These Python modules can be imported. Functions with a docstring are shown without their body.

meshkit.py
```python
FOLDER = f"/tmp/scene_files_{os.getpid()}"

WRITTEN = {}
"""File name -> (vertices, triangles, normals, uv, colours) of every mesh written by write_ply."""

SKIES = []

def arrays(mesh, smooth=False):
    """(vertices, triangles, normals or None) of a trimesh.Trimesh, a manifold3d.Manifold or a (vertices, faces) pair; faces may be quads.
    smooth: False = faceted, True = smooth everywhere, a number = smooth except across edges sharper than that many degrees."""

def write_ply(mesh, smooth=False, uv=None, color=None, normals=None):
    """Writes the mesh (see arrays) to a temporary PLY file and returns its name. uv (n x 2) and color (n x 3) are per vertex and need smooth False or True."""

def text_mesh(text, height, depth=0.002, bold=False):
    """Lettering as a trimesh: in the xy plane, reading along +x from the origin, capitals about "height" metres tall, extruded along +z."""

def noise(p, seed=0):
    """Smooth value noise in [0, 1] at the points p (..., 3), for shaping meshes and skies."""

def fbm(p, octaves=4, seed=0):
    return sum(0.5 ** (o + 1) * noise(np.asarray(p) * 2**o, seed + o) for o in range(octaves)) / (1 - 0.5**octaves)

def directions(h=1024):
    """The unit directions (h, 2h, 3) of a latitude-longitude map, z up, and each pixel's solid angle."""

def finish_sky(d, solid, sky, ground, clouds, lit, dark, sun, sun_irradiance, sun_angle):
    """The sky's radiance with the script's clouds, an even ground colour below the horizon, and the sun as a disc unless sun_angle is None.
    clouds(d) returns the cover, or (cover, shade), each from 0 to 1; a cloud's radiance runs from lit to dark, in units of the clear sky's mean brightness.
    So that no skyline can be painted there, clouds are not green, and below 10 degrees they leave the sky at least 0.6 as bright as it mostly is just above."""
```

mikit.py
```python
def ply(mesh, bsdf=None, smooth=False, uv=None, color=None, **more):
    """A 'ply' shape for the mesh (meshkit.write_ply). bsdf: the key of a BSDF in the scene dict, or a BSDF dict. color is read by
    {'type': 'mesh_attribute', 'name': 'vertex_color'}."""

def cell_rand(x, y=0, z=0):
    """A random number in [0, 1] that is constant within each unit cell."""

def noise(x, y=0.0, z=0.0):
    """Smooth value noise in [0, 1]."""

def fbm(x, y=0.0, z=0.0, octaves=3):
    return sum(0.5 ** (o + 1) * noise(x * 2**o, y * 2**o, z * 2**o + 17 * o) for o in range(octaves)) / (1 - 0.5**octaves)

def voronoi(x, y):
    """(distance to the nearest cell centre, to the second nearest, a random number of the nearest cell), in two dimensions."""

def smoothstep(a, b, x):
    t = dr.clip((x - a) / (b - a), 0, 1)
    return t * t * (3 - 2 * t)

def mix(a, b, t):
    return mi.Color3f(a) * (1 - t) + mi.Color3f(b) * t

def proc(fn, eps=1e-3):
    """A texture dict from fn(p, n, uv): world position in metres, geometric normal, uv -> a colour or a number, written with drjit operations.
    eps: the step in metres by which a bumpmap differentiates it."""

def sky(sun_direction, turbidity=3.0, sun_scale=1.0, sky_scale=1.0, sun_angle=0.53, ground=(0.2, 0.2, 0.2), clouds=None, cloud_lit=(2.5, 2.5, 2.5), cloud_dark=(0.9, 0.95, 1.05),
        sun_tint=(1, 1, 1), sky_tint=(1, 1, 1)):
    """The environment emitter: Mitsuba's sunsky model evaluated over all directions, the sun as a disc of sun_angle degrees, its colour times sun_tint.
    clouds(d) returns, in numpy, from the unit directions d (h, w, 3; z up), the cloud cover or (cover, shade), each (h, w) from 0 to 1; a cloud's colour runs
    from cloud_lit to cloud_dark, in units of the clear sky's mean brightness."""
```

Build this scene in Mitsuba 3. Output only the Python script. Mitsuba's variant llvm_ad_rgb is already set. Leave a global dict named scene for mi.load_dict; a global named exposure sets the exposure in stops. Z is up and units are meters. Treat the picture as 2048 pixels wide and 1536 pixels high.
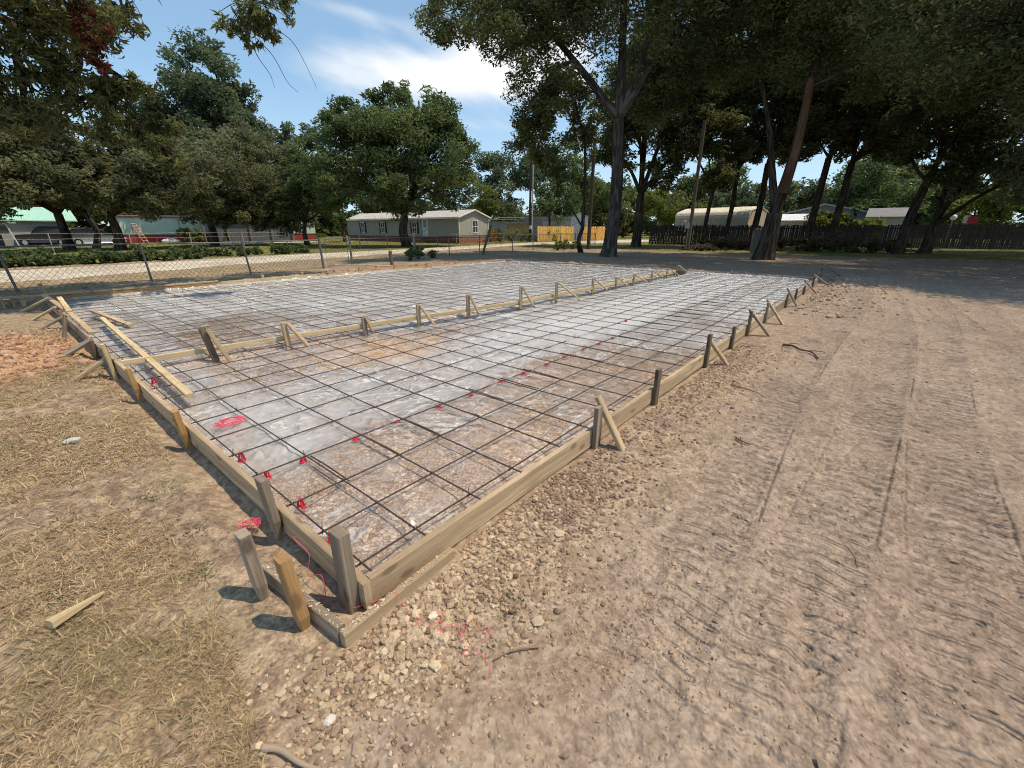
import math
import numpy as np
import trimesh
import drjit as dr
import mitsuba as mi
import mikit
import meshkit
from mikit import proc, noise, fbm, voronoi, cell_rand, smoothstep, mix

T = mi.ScalarTransform4f
scene, labels = {}, {}
# ------------------------------------------------------------------ camera, sky, exposure
EYE = np.array([-0.7656, -1.5625, 1.5498])
FWD = np.array([0.7212, 0.6028, -0.3416])
scene['camera'] = {'type': 'perspective', 'fov': 100.23, 'fov_axis': 'x', 'near_clip': 0.05, 'far_clip': 3000.0,
                   'to_world': T().look_at(origin=EYE.tolist(), target=(EYE + FWD).tolist(), up=[0, 0, 1])}
exposure = 1.32


def cloud_cover(d):
    z = np.maximum(d[..., 2], 0.04)
    q = np.stack([d[..., 0] / (z + 0.22) * 1.35, d[..., 1] / (z + 0.22) * 1.35, np.full_like(z, 3.7)], -1)
    w = meshkit.fbm(q * 0.9 + 5.3, 3, 4)
    q2 = q * 1.6
    q2[..., 0] += 1.1 * w
    q2[..., 1] = q2[..., 1] * 1.5 + 0.8 * w
    c = meshkit.fbm(q2 * 1.3 + 1.7, 6, 11)
    fine = meshkit.fbm(q2 * np.array([2.2, 5.0, 1.0]) + 4.4, 4, 31)
    big = meshkit.fbm(q * 0.55 + 8.1, 2, 21)
    az, el = np.degrees(np.arctan2(d[..., 1], d[..., 0])), np.degrees(np.arcsin(np.clip(d[..., 2], -1, 1)))

    def bank(a, e, wa, we, tilt=0.0):
        return np.exp(-((az - a) / wa)**2 - ((el - e - tilt * (az - a)) / we)**2)
    banks = bank(49, 15.6, 15, 3.0, -0.03) * 1.0 + bank(38, 19, 9, 5.0) * 0.9 + bank(57, 20.2, 9, 0.9, 0.10) * 0.45 + bank(44, 11.0, 8, 1.0) * 0.35 + bank(70, 24, 10, 2.0) * 0.3
    t = banks * 1.25 + (c - 0.5) * 1.5 + (fine - 0.5) * 0.5 + (big - 0.5) * 0.5 - 0.42
    cover = np.clip(t / 0.95, 0, 1)
    cover = cover * cover * (3 - 2 * cover)
    low = np.clip(1 - d[..., 2] / 0.25, 0, 1) * 0.30
    return np.clip(0.17 + 0.83 * cover + low, 0, 1), np.clip(0.45 - cover * 0.45, 0, 1)


scene['sky'] = mikit.sky([0.225, -0.38, 0.90], turbidity=3.0, sky_scale=1.6, sun_scale=1.08, clouds=cloud_cover, cloud_lit=(2.4, 2.45, 2.5), cloud_dark=(1.5, 1.75, 2.0), sky_tint=(0.95, 1.18, 1.12))

# ------------------------------------------------------------------ helpers
NUM = {}


def key_for(name, parent=None):
    k = name if parent is None else parent + '__' + name
    n = NUM.get(k, 0)
    NUM[k] = n + 1
    return k if n == 0 else f'{k}_{n:03d}'


def tag(key, label=None, cat=None, group=None, kind=None):
    e = labels.setdefault(key, {})
    for a, b in (('label', label), ('category', cat), ('group', group), ('kind', kind)):
        if b:
            e[a] = b
    return key


def put(name, mesh, bsdf, parent=None, smooth=False, uv=None, color=None):
    k = key_for(name, parent)
    if color is not None:
        if isinstance(mesh, (tuple, list)):
            nv = len(mesh[0])
        else:
            nv = len(mesh.vertices)
        color = np.asarray(color, float)
        if color.ndim == 1:
            color = np.tile(color, (nv, 1))
        smooth = bool(smooth)
    scene[k] = mikit.ply(mesh, bsdf, smooth=smooth, uv=uv, color=color)
    return k


def thing(name, label, cat, group=None):
    return tag(key_for(name), label, cat, group)


def unit(v):
    v = np.asarray(v, float)
    return v / (np.linalg.norm(v) + 1e-12)


class MB:
    """collects pieces (vertices, triangles, uv, colours) of one mesh"""

    def __init__(self):
        self.v, self.f, self.uv, self.c, self.n = [], [], [], [], 0

    def add(self, v, f, uv=None, c=(0.5, 0.5, 0.5)):
        v = np.asarray(v, float)
        f = np.asarray(f, int)
        if f.shape[1] == 4:
            f = np.vstack([f[:, [0, 1, 2]], f[:, [0, 2, 3]]])
        self.v.append(v)
        self.f.append(f + self.n)
        self.uv.append(np.zeros((len(v), 2)) if uv is None else np.asarray(uv, float))
        c = np.asarray(c, float)
        self.c.append(np.tile(c, (len(v), 1)) if c.ndim == 1 else c)
        self.n += len(v)
        return self

    def arrays(self):
        return np.vstack(self.v), np.vstack(self.f)

    def put(self, name, bsdf, parent=None, smooth=False, uv=False, color=False):
        v, f = self.arrays()
        return put(name, (v, f), bsdf, parent, smooth, np.vstack(self.uv) if uv else None, np.vstack(self.c) if color else None)


def beam(p0, p1, w, t, side=None, ch=0.004, u0=None, tip=None, bow=0.0):
    """A chamfered bar from p0 to p1: w wide along 'side', t thick. Faceted with its own uv (u along, v around). tip: how far the p0 end is sharpened."""
    p0, p1 = np.asarray(p0, float), np.asarray(p1, float)
    d = p1 - p0
    L = np.linalg.norm(d)
    d = d / L
    if side is None:
        side = np.cross(d, [0, 0, 1.0]) if abs(d[2]) < 0.95 else np.array([1.0, 0, 0])
    s = np.asarray(side, float)
    s = unit(s - d * (s @ d))
    o = np.cross(d, s)
    a, b = w / 2, t / 2
    ch = min(ch, a * 0.4, b * 0.4)
    prof = np.array([[-a + ch, -b], [a - ch, -b], [a, -b + ch], [a, b - ch], [a - ch, b], [-a + ch, b], [-a, b - ch], [-a, -b + ch]])
    if u0 is None:
        u0 = (abs(p0[0]) * 3.17 + abs(p0[1]) * 7.3 + abs(p1[2]) * 5.1) % 50
    ts = [0.0, 1.0] if not bow else np.linspace(0, 1, 9)
    if tip:
        ts = [0.0, tip / L, 1.0]
    rings = []
    for q in ts:
        k = 0.18 if (tip and q == 0) else 1.0
        c = p0 + d * (L * q) + o * bow * math.sin(math.pi * q)
        rings.append(c + prof[:, :1] * s * k + prof[:, 1:] * o * (0.6 + 0.4 * k))
    per = np.r_[0, np.cumsum(np.linalg.norm(np.diff(np.vstack([prof, prof[:1]]), axis=0), axis=1))]
    V, F, UV = [], [], []
    n = 0
    for r in range(len(ts) - 1):
        for i in range(8):
            j = (i + 1) % 8
            V += [rings[r][i], rings[r][j], rings[r + 1][j], rings[r + 1][i]]
            UV += [[u0 + ts[r] * L, per[i]], [u0 + ts[r] * L, per[i + 1]], [u0 + ts[r + 1] * L, per[i + 1]], [u0 + ts[r + 1] * L, per[i]]]
            F += [[n, n + 1, n + 2], [n, n + 2, n + 3]]
            n += 4
    for e, flip in ((0, True), (-1, False)):
        V += list(rings[e])
        UV += [[u0 + x * 0.35 + 3, y * 0.4] for x, y in prof]
        for i in range(1, 7):
            F.append([n, n + i + 1, n + i] if flip else [n, n + i, n + i + 1])
        n += 8
    return np.array(V), np.array(F), np.array(UV)


def box(c, size, rz=0.0):
    """axis box centred at c, turned rz about z"""
    m = trimesh.creation.box(extents=size)
    v = np.array(m.vertices)
    cs, sn = math.cos(rz), math.sin(rz)
    v = np.stack([v[:, 0] * cs - v[:, 1] * sn, v[:, 0] * sn + v[:, 1] * cs, v[:, 2]], -1) + np.asarray(c, float)
    f = np.array(m.faces)
    return v[f].reshape(-1, 3), np.arange(len(f) * 3).reshape(-1, 3)


def tube(pts, r, sides=6, caps=True):
    p = np.asarray(pts, float)
    r = np.broadcast_to(r, (len(p),)).astype(float)
    t = np.gradient(p, axis=0)
    t /= np.linalg.norm(t, axis=1, keepdims=True) + 1e-12
    ref = np.array([0, 0, 1.0]) if np.abs(t[:, 2]).mean() < 0.8 else np.array([1.0, 0, 0])
    a = np.cross(t, ref)
    a /= np.linalg.norm(a, axis=1, keepdims=True) + 1e-12
    b = np.cross(t, a)
    ang = np.arange(sides) * 2 * np.pi / sides
    v = p[:, None] + r[:, None, None] * (np.cos(ang)[None, :, None] * a[:, None] + np.sin(ang)[None, :, None] * b[:, None])
    i, j = np.meshgrid(np.arange(len(p) - 1), np.arange(sides), indexing='ij')
    q = np.stack([i * sides + j, i * sides + (j + 1) % sides, (i + 1) * sides + (j + 1) % sides, (i + 1) * sides + j], -1).reshape(-1, 4)
    v = v.reshape(-1, 3)
    f = np.vstack([q[:, [0, 1, 2]], q[:, [0, 2, 3]]])
    if caps:
        n = len(v)
        v = np.vstack([v, p[0], p[-1]])
        k = np.arange(sides)
        f = np.vstack([f, np.stack([np.full(sides, n), (k + 1) % sides, k], -1), np.stack([np.full(sides, n + 1), n - sides + k, n - sides + (k + 1) % sides], -1)])
    return v, f


def curve(pts, n=8):
    """Catmull-Rom through pts"""
    p = np.asarray(pts, float)
    if len(p) < 3:
        return p[0] + (p[-1] - p[0]) * np.linspace(0, 1, n)[:, None]
    q = np.vstack([2 * p[0] - p[1], p, 2 * p[-1] - p[-2]])
    out = []
    for i in range(len(p) - 1):
        a, b, c, d = q[i:i + 4]
        t = np.linspace(0, 1, n, endpoint=False)[:, None]
        out.append(0.5 * (2 * b + (c - a) * t + (2 * a - 5 * b + 4 * c - d) * t**2 + (3 * b - a - 3 * c + d) * t**3))
    return np.vstack(out + [p[-1:]])


def prism(poly, h0, h1, axis_o, axis_u, axis_v, axis_w):
    """polygon (u, v) extruded from h0 to h1 along w, faceted"""
    from shapely.geometry import Polygon
    m = trimesh.creation.extrude_polygon(Polygon(poly), h1 - h0, engine='earcut')
    v = np.array(m.vertices)
    v[:, 2] += h0
    f = np.array(m.faces)
    M = np.array([axis_u, axis_v, axis_w], float)
    w = v @ M + np.asarray(axis_o, float)
    if np.linalg.det(M) < 0:
        f = f[:, ::-1]
    return w[f].reshape(-1, 3), np.arange(len(f) * 3).reshape(-1, 3)


# ------------------------------------------------------------------ materials
def col(r, g, b):
    return {'type': 'rgb', 'value': [r, g, b]}


def vcol(rough, **more):
    return {'type': 'twosided', 'bsdf': {'type': 'principled', 'base_color': {'type': 'mesh_attribute', 'name': 'vertex_color'}, 'roughness': rough, **more}}


scene['paint_matt'] = vcol(0.75, specular=0.25)
scene['paint_gloss'] = vcol(0.25, specular=0.5, clearcoat=0.6)
scene['leaf'] = {'type': 'principledthin', 'base_color': {'type': 'mesh_attribute', 'name': 'vertex_color'}, 'roughness': 0.55, 'diff_trans': 1.1, 'eta': 1.35}
scene['earth'] = {'type': 'twosided', 'bsdf': {'type': 'diffuse', 'reflectance': {'type': 'mesh_attribute', 'name': 'vertex_color'}}}
scene['glass_dark'] = {'type': 'principled', 'base_color': col(0.03, 0.035, 0.04), 'roughness': 0.06, 'specular': 0.6}


def wood(c1, c2, c3, rough=0.8):
    def fn(p, n, uv):
        u, v = uv.x, uv.y
        g = fbm(u * 2.2, v * 70.0, 1.3, 3)
        g2 = fbm(u * 0.9, v * 16.0, 7.7, 2)
        fine = noise(u * 9.0, v * 320.0, 2.2)
        c = mix(c1, c2, smoothstep(0.36, 0.66, g * 0.65 + g2 * 0.45))
        c = c * (0.86 + 0.28 * fine)
        d1, d2, rnd = voronoi(u * 2.6, v * 6.0)
        knot = smoothstep(0.15, 0.06, d1) * dr.select(rnd > 0.5, 1.0, 0.0)
        stain = smoothstep(0.56, 0.78, fbm(u * 2.7 + 31.0, v * 5.0, 4.4, 3))
        return mix(mix(c, c3, knot * 0.75), c3, stain * 0.45)

    def bump(p, n, uv):
        return fbm(uv.x * 3.0, uv.y * 180.0, 3.1, 2) * 0.0012

    return {'type': 'bumpmap', 'arbitrary': proc(bump, eps=0.002), 'scale': 1.0, 'bsdf': {'type': 'principled', 'base_color': proc(fn), 'roughness': rough, 'specular': 0.2}}


scene['wood_weathered'] = wood((0.53, 0.40, 0.25), (0.36, 0.265, 0.165), (0.18, 0.125, 0.08))
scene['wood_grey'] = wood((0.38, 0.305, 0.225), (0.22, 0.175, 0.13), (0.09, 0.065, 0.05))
scene['wood_fresh'] = wood((0.58, 0.465, 0.29), (0.47, 0.36, 0.20), (0.24, 0.165, 0.09))
scene['wood_orange'] = wood((0.46, 0.29, 0.12), (0.34, 0.20, 0.085), (0.16, 0.09, 0.05))
scene['wood_dark'] = wood((0.20, 0.145, 0.10), (0.115, 0.085, 0.06), (0.06, 0.045, 0.035))


def bark(c1, c2, vs=5.0):
    def fn(p, n, uv):
        g = fbm(uv.x * 14.0, uv.y * vs * 0.5, 2.0, 3)
        l = fbm(p.x * 1.7, p.y * 1.7, p.z * 0.8, 2)
        return mix(c1, c2, smoothstep(0.3, 0.7, g)) * (0.6 + 0.8 * l)

    def bump(p, n, uv):
        return smoothstep(0.25, 0.75, fbm(uv.x * 14.0, uv.y * vs * 0.5, 2.0, 3)) * 0.035

    return {'type': 'bumpmap', 'arbitrary': proc(bump, eps=0.006), 'scale': 1.0, 'bsdf': {'type': 'diffuse', 'reflectance': proc(fn)}}


scene['bark_grey'] = bark((0.05, 0.042, 0.037), (0.135, 0.115, 0.10))
scene['bark_brown'] = bark((0.038, 0.030, 0.024), (0.105, 0.083, 0.066))
scene['bark_bare'] = bark((0.10, 0.062, 0.038), (0.17, 0.105, 0.065), 3.0)


def ground_colour(p, n, uv):
    x, y = p.x, p.y
    n1 = fbm(x * 0.55, y * 0.55, 1.0, 3)
    n2 = fbm(x * 3.1, y * 3.1, 5.0, 3)
    n3 = fbm(x * 21.0, y * 21.0, 9.0, 3)
    n4 = noise(x * 130.0, y * 130.0, 2.0)
    dirt = mix((0.235, 0.177, 0.135), (0.40, 0.315, 0.24), smoothstep(0.1, 0.9, n1 * 0.5 + n2 * 0.35 + n3 * 0.2))
    dirt = mix(dirt, (0.23, 0.165, 0.125), smoothstep(0.55, 0.72, n2 * 0.35 + n1 * 0.65) * 0.45)
    dark_patch = smoothstep(1.0, 0.3, dr.sqrt(dr.square((x - 1.5) * 0.8) + dr.square(y + 2.5)) + 0.9 * (n2 - 0.5))  # rounded patch where the dirt turns a darker brown
    dirt = mix(dirt, (0.235, 0.17, 0.13), dark_patch * 0.6)
    n5 = fbm(x * 52.0, y * 52.0, 4.0, 2)
    dirt = dirt * (0.33 + 0.35 * n3 + 0.72 * n5 + 0.30 * n4)
    # limestone chips spread along the near forms and round the corner
    strip = smoothstep(-1.25, -0.45, y + 0.5 * (n2 - 0.5)) * smoothstep(13.0, 2.0, x) * smoothstep(-0.6, -0.1, x + 0.3 * (n2 - 0.5) + (y + 0.9) * 0.3)
    chip = mix((0.33, 0.23, 0.15), (0.47, 0.37, 0.25), smoothstep(0.3, 0.7, n3))
    d1, d2, rnd = voronoi(x * 75.0, y * 75.0)
    chip = chip * (0.62 + 0.6 * rnd)
    c = mix(dirt, chip, strip * smoothstep(0.35, 0.6, n2 + 0.12) * 0.75)
    # dry grass side on the left
    gl = smoothstep(-0.10, -0.32, x + 0.16 * (n2 - 0.5) - dr.minimum(0.0, y + 0.25) * 2.0)
    straw = mix((0.24, 0.175, 0.125), (0.40, 0.305, 0.205), smoothstep(0.3, 0.7, n3 * 0.6 + n2 * 0.4))
    straw = mix(straw, (0.22, 0.19, 0.11), smoothstep(0.58, 0.72, n2) * 0.4) * (0.25 + 0.3 * n3 + 0.6 * n5 + 0.6 * n4)
    c = mix(c, straw, gl)
    # orange clay spoil left of the forms and the berm along the far forms
    clay = mix((0.45, 0.24, 0.13), (0.55, 0.36, 0.21), n3) * (0.7 + 0.6 * n4)
    k = smoothstep(1.3, 0.6, dr.sqrt(dr.square((x + 1.1) * 0.95) + dr.square((y - 6.9) * 0.62)) + 0.5 * (n2 - 0.5))
    c = mix(c, clay, k * 0.9)
    berm = smoothstep(12.1, 12.4, y) * smoothstep(14.0, 13.1, y + 0.8 * (n2 - 0.5)) * smoothstep(6.5, 9.0, x + 2.0 * (n1 - 0.5)) * smoothstep(15.0, 12.0, x)
    back = smoothstep(15.2, 15.4, x) * smoothstep(17.4, 16.3, x + (n2 - 0.5)) * smoothstep(-0.5, 1.5, y) * smoothstep(13.5, 12.5, y)
    c = mix(c, mix(clay, dirt, 0.35) * 0.85, dr.maximum(berm, back * 0.5))
    # grass beyond the lane and in the trees
    far = dr.maximum(smoothstep(26.0, 27.5, y - x * 0.05 + 1.5 * (n2 - 0.5)), smoothstep(29.0, 34.0, x + 3.0 * (n1 - 0.5)) * smoothstep(0.42, 0.55, n1 * 0.6 + n2 * 0.4 + smoothstep(24.0, 34.0, x) * 0.2))
    far = dr.maximum(far, smoothstep(13.0, 14.5, y + 1.2 * (n2 - 0.5)) * smoothstep(0.47, 0.62, n2) * 0.6)
    green = mix((0.10, 0.105, 0.035), (0.24, 0.22, 0.095), smoothstep(0.3, 0.7, n2 * 0.5 + n3 * 0.5)) * (0.65 + 0.7 * n4)
    return mix(c, green, far)


LANES = [(-1.25, 0.36, 0.3), (-1.75, 0.34, 1.9), (-2.35, 0.38, 0.8), (-2.95, 0.36, 3.3), (-3.55, 0.36, 5.0), (-4.2, 0.4, 2.2), (-4.9, 0.38, 4.1), (-5.6, 0.4, 0.2)]


def ground_bump(p, n, uv):
    x, y = p.x, p.y
    h = fbm(x * 34.0, y * 34.0, 3.0, 3) * 0.013 + noise(x * 150.0, y * 150.0, 1.0) * 0.0028
    a = fbm(x * 11.0, y * 11.0, 6.0, 3)
    h += smoothstep(0.35, 0.75, a) * 0.011 * smoothstep(-0.4, -0.8, y)
    g, e = mi.Float(0.0), mi.Float(0.0)
    keep = smoothstep(0.26, 0.48, fbm(x * 1.3, y * 2.2, 2.0, 2)) * smoothstep(0.15, 0.45, noise(x * 11.0, y * 26.0, 5.0))
    for y0, w, ph in LANES:
        c = y0 + 0.16 * dr.sin(x / 2.9 + ph) + 0.035 * (x - 2) * (0.5 - (ph % 1.0))
        d = dr.abs(y - c)
        u = (x + 0.22 * d + ph) / 0.088
        u = dr.abs(u - dr.floor(u) - 0.5)
        g += smoothstep(w * 0.62, w * 0.5, d) * smoothstep(0.24, 0.02, u)
        e += smoothstep(0.022, 0.0, dr.abs(d - w * 0.58))
    dirt = smoothstep(-0.7, -1.05, y) * smoothstep(0.1, 0.5, x) * smoothstep(16.0, 12.0, x)
    return h - dirt * (0.0145 * dr.minimum(g, 1.0) * keep + 0.012 * e * smoothstep(0.3, 0.5, fbm(x * 0.8, y * 0.8, 4.0, 2)))


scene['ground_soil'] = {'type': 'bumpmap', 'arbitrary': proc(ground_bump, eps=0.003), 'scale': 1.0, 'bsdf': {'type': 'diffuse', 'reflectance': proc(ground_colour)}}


def lane_colour(p, n, uv):
    a = fbm(p.x * 0.8, p.y * 0.8, 2.0, 3)
    b = fbm(p.x * 9.0, p.y * 9.0, 4.0, 3)
    return mix((0.44, 0.38, 0.29), (0.62, 0.56, 0.45), smoothstep(0.3, 0.7, a * 0.5 + b * 0.5))


scene['lane_stone'] = {'type': 'diffuse', 'reflectance': proc(lane_colour)}


def pad_colour(p, n, uv):
    x, y = p.x, p.y
    d1, d2, r = voronoi(x * 36.0, y * 36.0)
    e1, e2, r2 = voronoi(x * 71.0 + 9.0, y * 71.0)
    n1 = fbm(x * 0.7, y * 0.7, 3.0, 3)
    n2 = fbm(x * 6.0, y * 6.0, 6.0, 2)
    c = mix((0.30, 0.195, 0.14), (0.64, 0.515, 0.39), r)
    c = mix(c, mix((0.30, 0.20, 0.145), (0.50, 0.385, 0.285), r2), smoothstep(0.4, 0.6, n2))
    c = c * (0.38 + 0.62 * smoothstep(0.02, 0.2, d2 - d1)) * (0.7 + 0.3 * smoothstep(0.02, 0.2, e2 - e1))
    clay = smoothstep(1.0, 0.2, dr.sqrt(dr.square((x - 2.35) * 0.8) + dr.square(y - 3.25)) + 0.6 * (n2 - 0.5))
    c = mix(c, mix((0.55, 0.30, 0.10), (0.62, 0.40, 0.18), r), clay * 0.75)
    return c * (1.1 + 0.4 * n1)


scene['pad_gravel'] = {'type': 'diffuse', 'reflectance': proc(pad_colour)}


def film_cloud(p, n, uv):
    x, y = p.x, p.y
    a = fbm(x * 0.55 + 3.0, y * 0.9, 2.0, 3)
    b = fbm(x * 3.3, y * 5.0 + 2.0 * fbm(x * 1.3, y * 1.3, 8.0, 2), 5.0, 3)
    c = fbm(x * 14.0 + 3.0 * b, y * 19.0, 7.0, 3)
    near = smoothstep(1.15, 1.45, y + 0.25 * (b - 0.5)) * smoothstep(3.2, 2.5, y + 0.5 * (a - 0.5)) * smoothstep(-0.2, 0.5, x)
    far = smoothstep(4.0, 7.5, x + 0.5 * y + 5.0 * (a - 0.5)) * 0.30
    edge = smoothstep(0.9, 0.2, x) * smoothstep(0.8, 1.4, y) * 0.22
    s1 = fbm(x * 1.1 + 1.5 * b, y * 8.0 + 2.0 * a, 9.0, 3)
    s2 = fbm((x + y) * 6.0, (x - y) * 0.9 + 1.5 * b, 11.0, 3)
    streak = (smoothstep(0.05, 0.0, dr.abs(s1 - 0.5)) + smoothstep(0.035, 0.0, dr.abs(s2 - 0.47))) * smoothstep(0.42, 0.62, fbm(x * 2.1, y * 2.1, 13.0, 2))
    w = 0.11 + near * 0.34 + far * 1.6 + edge + (b - 0.5) * 0.26 + (c - 0.5) * 0.26 + 0.40 * streak
    return dr.clip(w, 0.03, 0.88)


def film_bump(p, n, uv):
    x, y = p.x, p.y
    w = fbm(x * 2.0, y * 2.0, 1.0, 2)
    a = dr.abs(fbm(x * 7.0 + 4.0 * w, y * 11.0, 2.0, 3) - 0.5)
    b = dr.abs(fbm(x * 15.0, y * 9.0 + 5.0 * w, 4.0, 2) - 0.5)
    return (smoothstep(0.09, 0.0, a) * 0.012 + smoothstep(0.07, 0.0, b) * 0.006 + noise(x * 40.0, y * 40.0, 3.0) * 0.002)


scene['clear_film'] = {'type': 'blendbsdf', 'weight': proc(film_cloud),
                       'clear': {'type': 'thindielectric', 'int_ior': 1.45},
                       'cloudy': {'type': 'bumpmap', 'arbitrary': proc(film_bump, eps=0.004), 'scale': 1.0,
                                  'bsdf': {'type': 'twosided', 'bsdf': {'type': 'principled', 'base_color': col(0.62, 0.62, 0.61), 'roughness': 0.17, 'specular': 0.8}}}}
scene['steel_bar'] = {'type': 'principled', 'base_color': col(0.085, 0.066, 0.055), 'roughness': 0.6, 'metallic': 0.3, 'specular': 0.4}
scene['red_plastic'] = {'type': 'principled', 'base_color': col(0.62, 0.025, 0.06), 'roughness': 0.4, 'specular': 0.4}
scene['pink_line'] = {'type': 'principled', 'base_color': col(0.80, 0.10, 0.17), 'roughness': 0.7, 'specular': 0.2}
scene['galvanised'] = {'type': 'principled', 'base_color': col(0.17, 0.17, 0.165), 'roughness': 0.5, 'metallic': 0.55}
rng = np.random.default_rng(7)

# ------------------------------------------------------------------ ground
XR, XL, YR, YF, XB = 0, -0.10, -0.19, 12.10, 15.10       # outer faces of the forms: left, right, far, back
BT, BB = 0.155, 0.015                                        # form boards: top, bottom


def knots(parts):
    out = [parts[0][0]]
    for a, b, s in parts:
        n = max(1, int(round((b - a) / s)))
        out += list(a + (b - a) * (np.arange(n) + 1) / n)
    return np.array(out)


def geo(a, b, s0, k):
    """from a to b with growing steps"""
    out, s = [a], s0
    while abs(out[-1] - a) < abs(b - a):
        out.append(out[-1] + math.copysign(s, b - a))
        s *= k
    return np.array(out)


gx = np.r_[geo(-2.2, -700, 0.06, 1.16)[::-1], knots([(-2.2, -1.4, 0.06), (-1.4, 0.9, 0.028), (0.9, 8.0, 0.038), (8.0, 11, 0.06), (11, 17.5, 0.1)])[1:], geo(17.5, 700, 0.15, 1.13)[1:]]
gy = np.r_[geo(-6.2, -700, 0.06, 1.16)[::-1], knots([(-6.2, -3.5, 0.06), (-3.5, 1.5, 0.03), (1.5, 5, 0.05), (5, 14.2, 0.08)])[1:], geo(14.2, 700, 0.15, 1.12)[1:]]
gx, gy = np.unique(np.round(gx, 4)), np.unique(np.round(gy, 4))


def sst(a, b, x):
    t = np.clip((x - a) / (b - a), 0, 1)
    return t * t * (3 - 2 * t)


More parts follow.
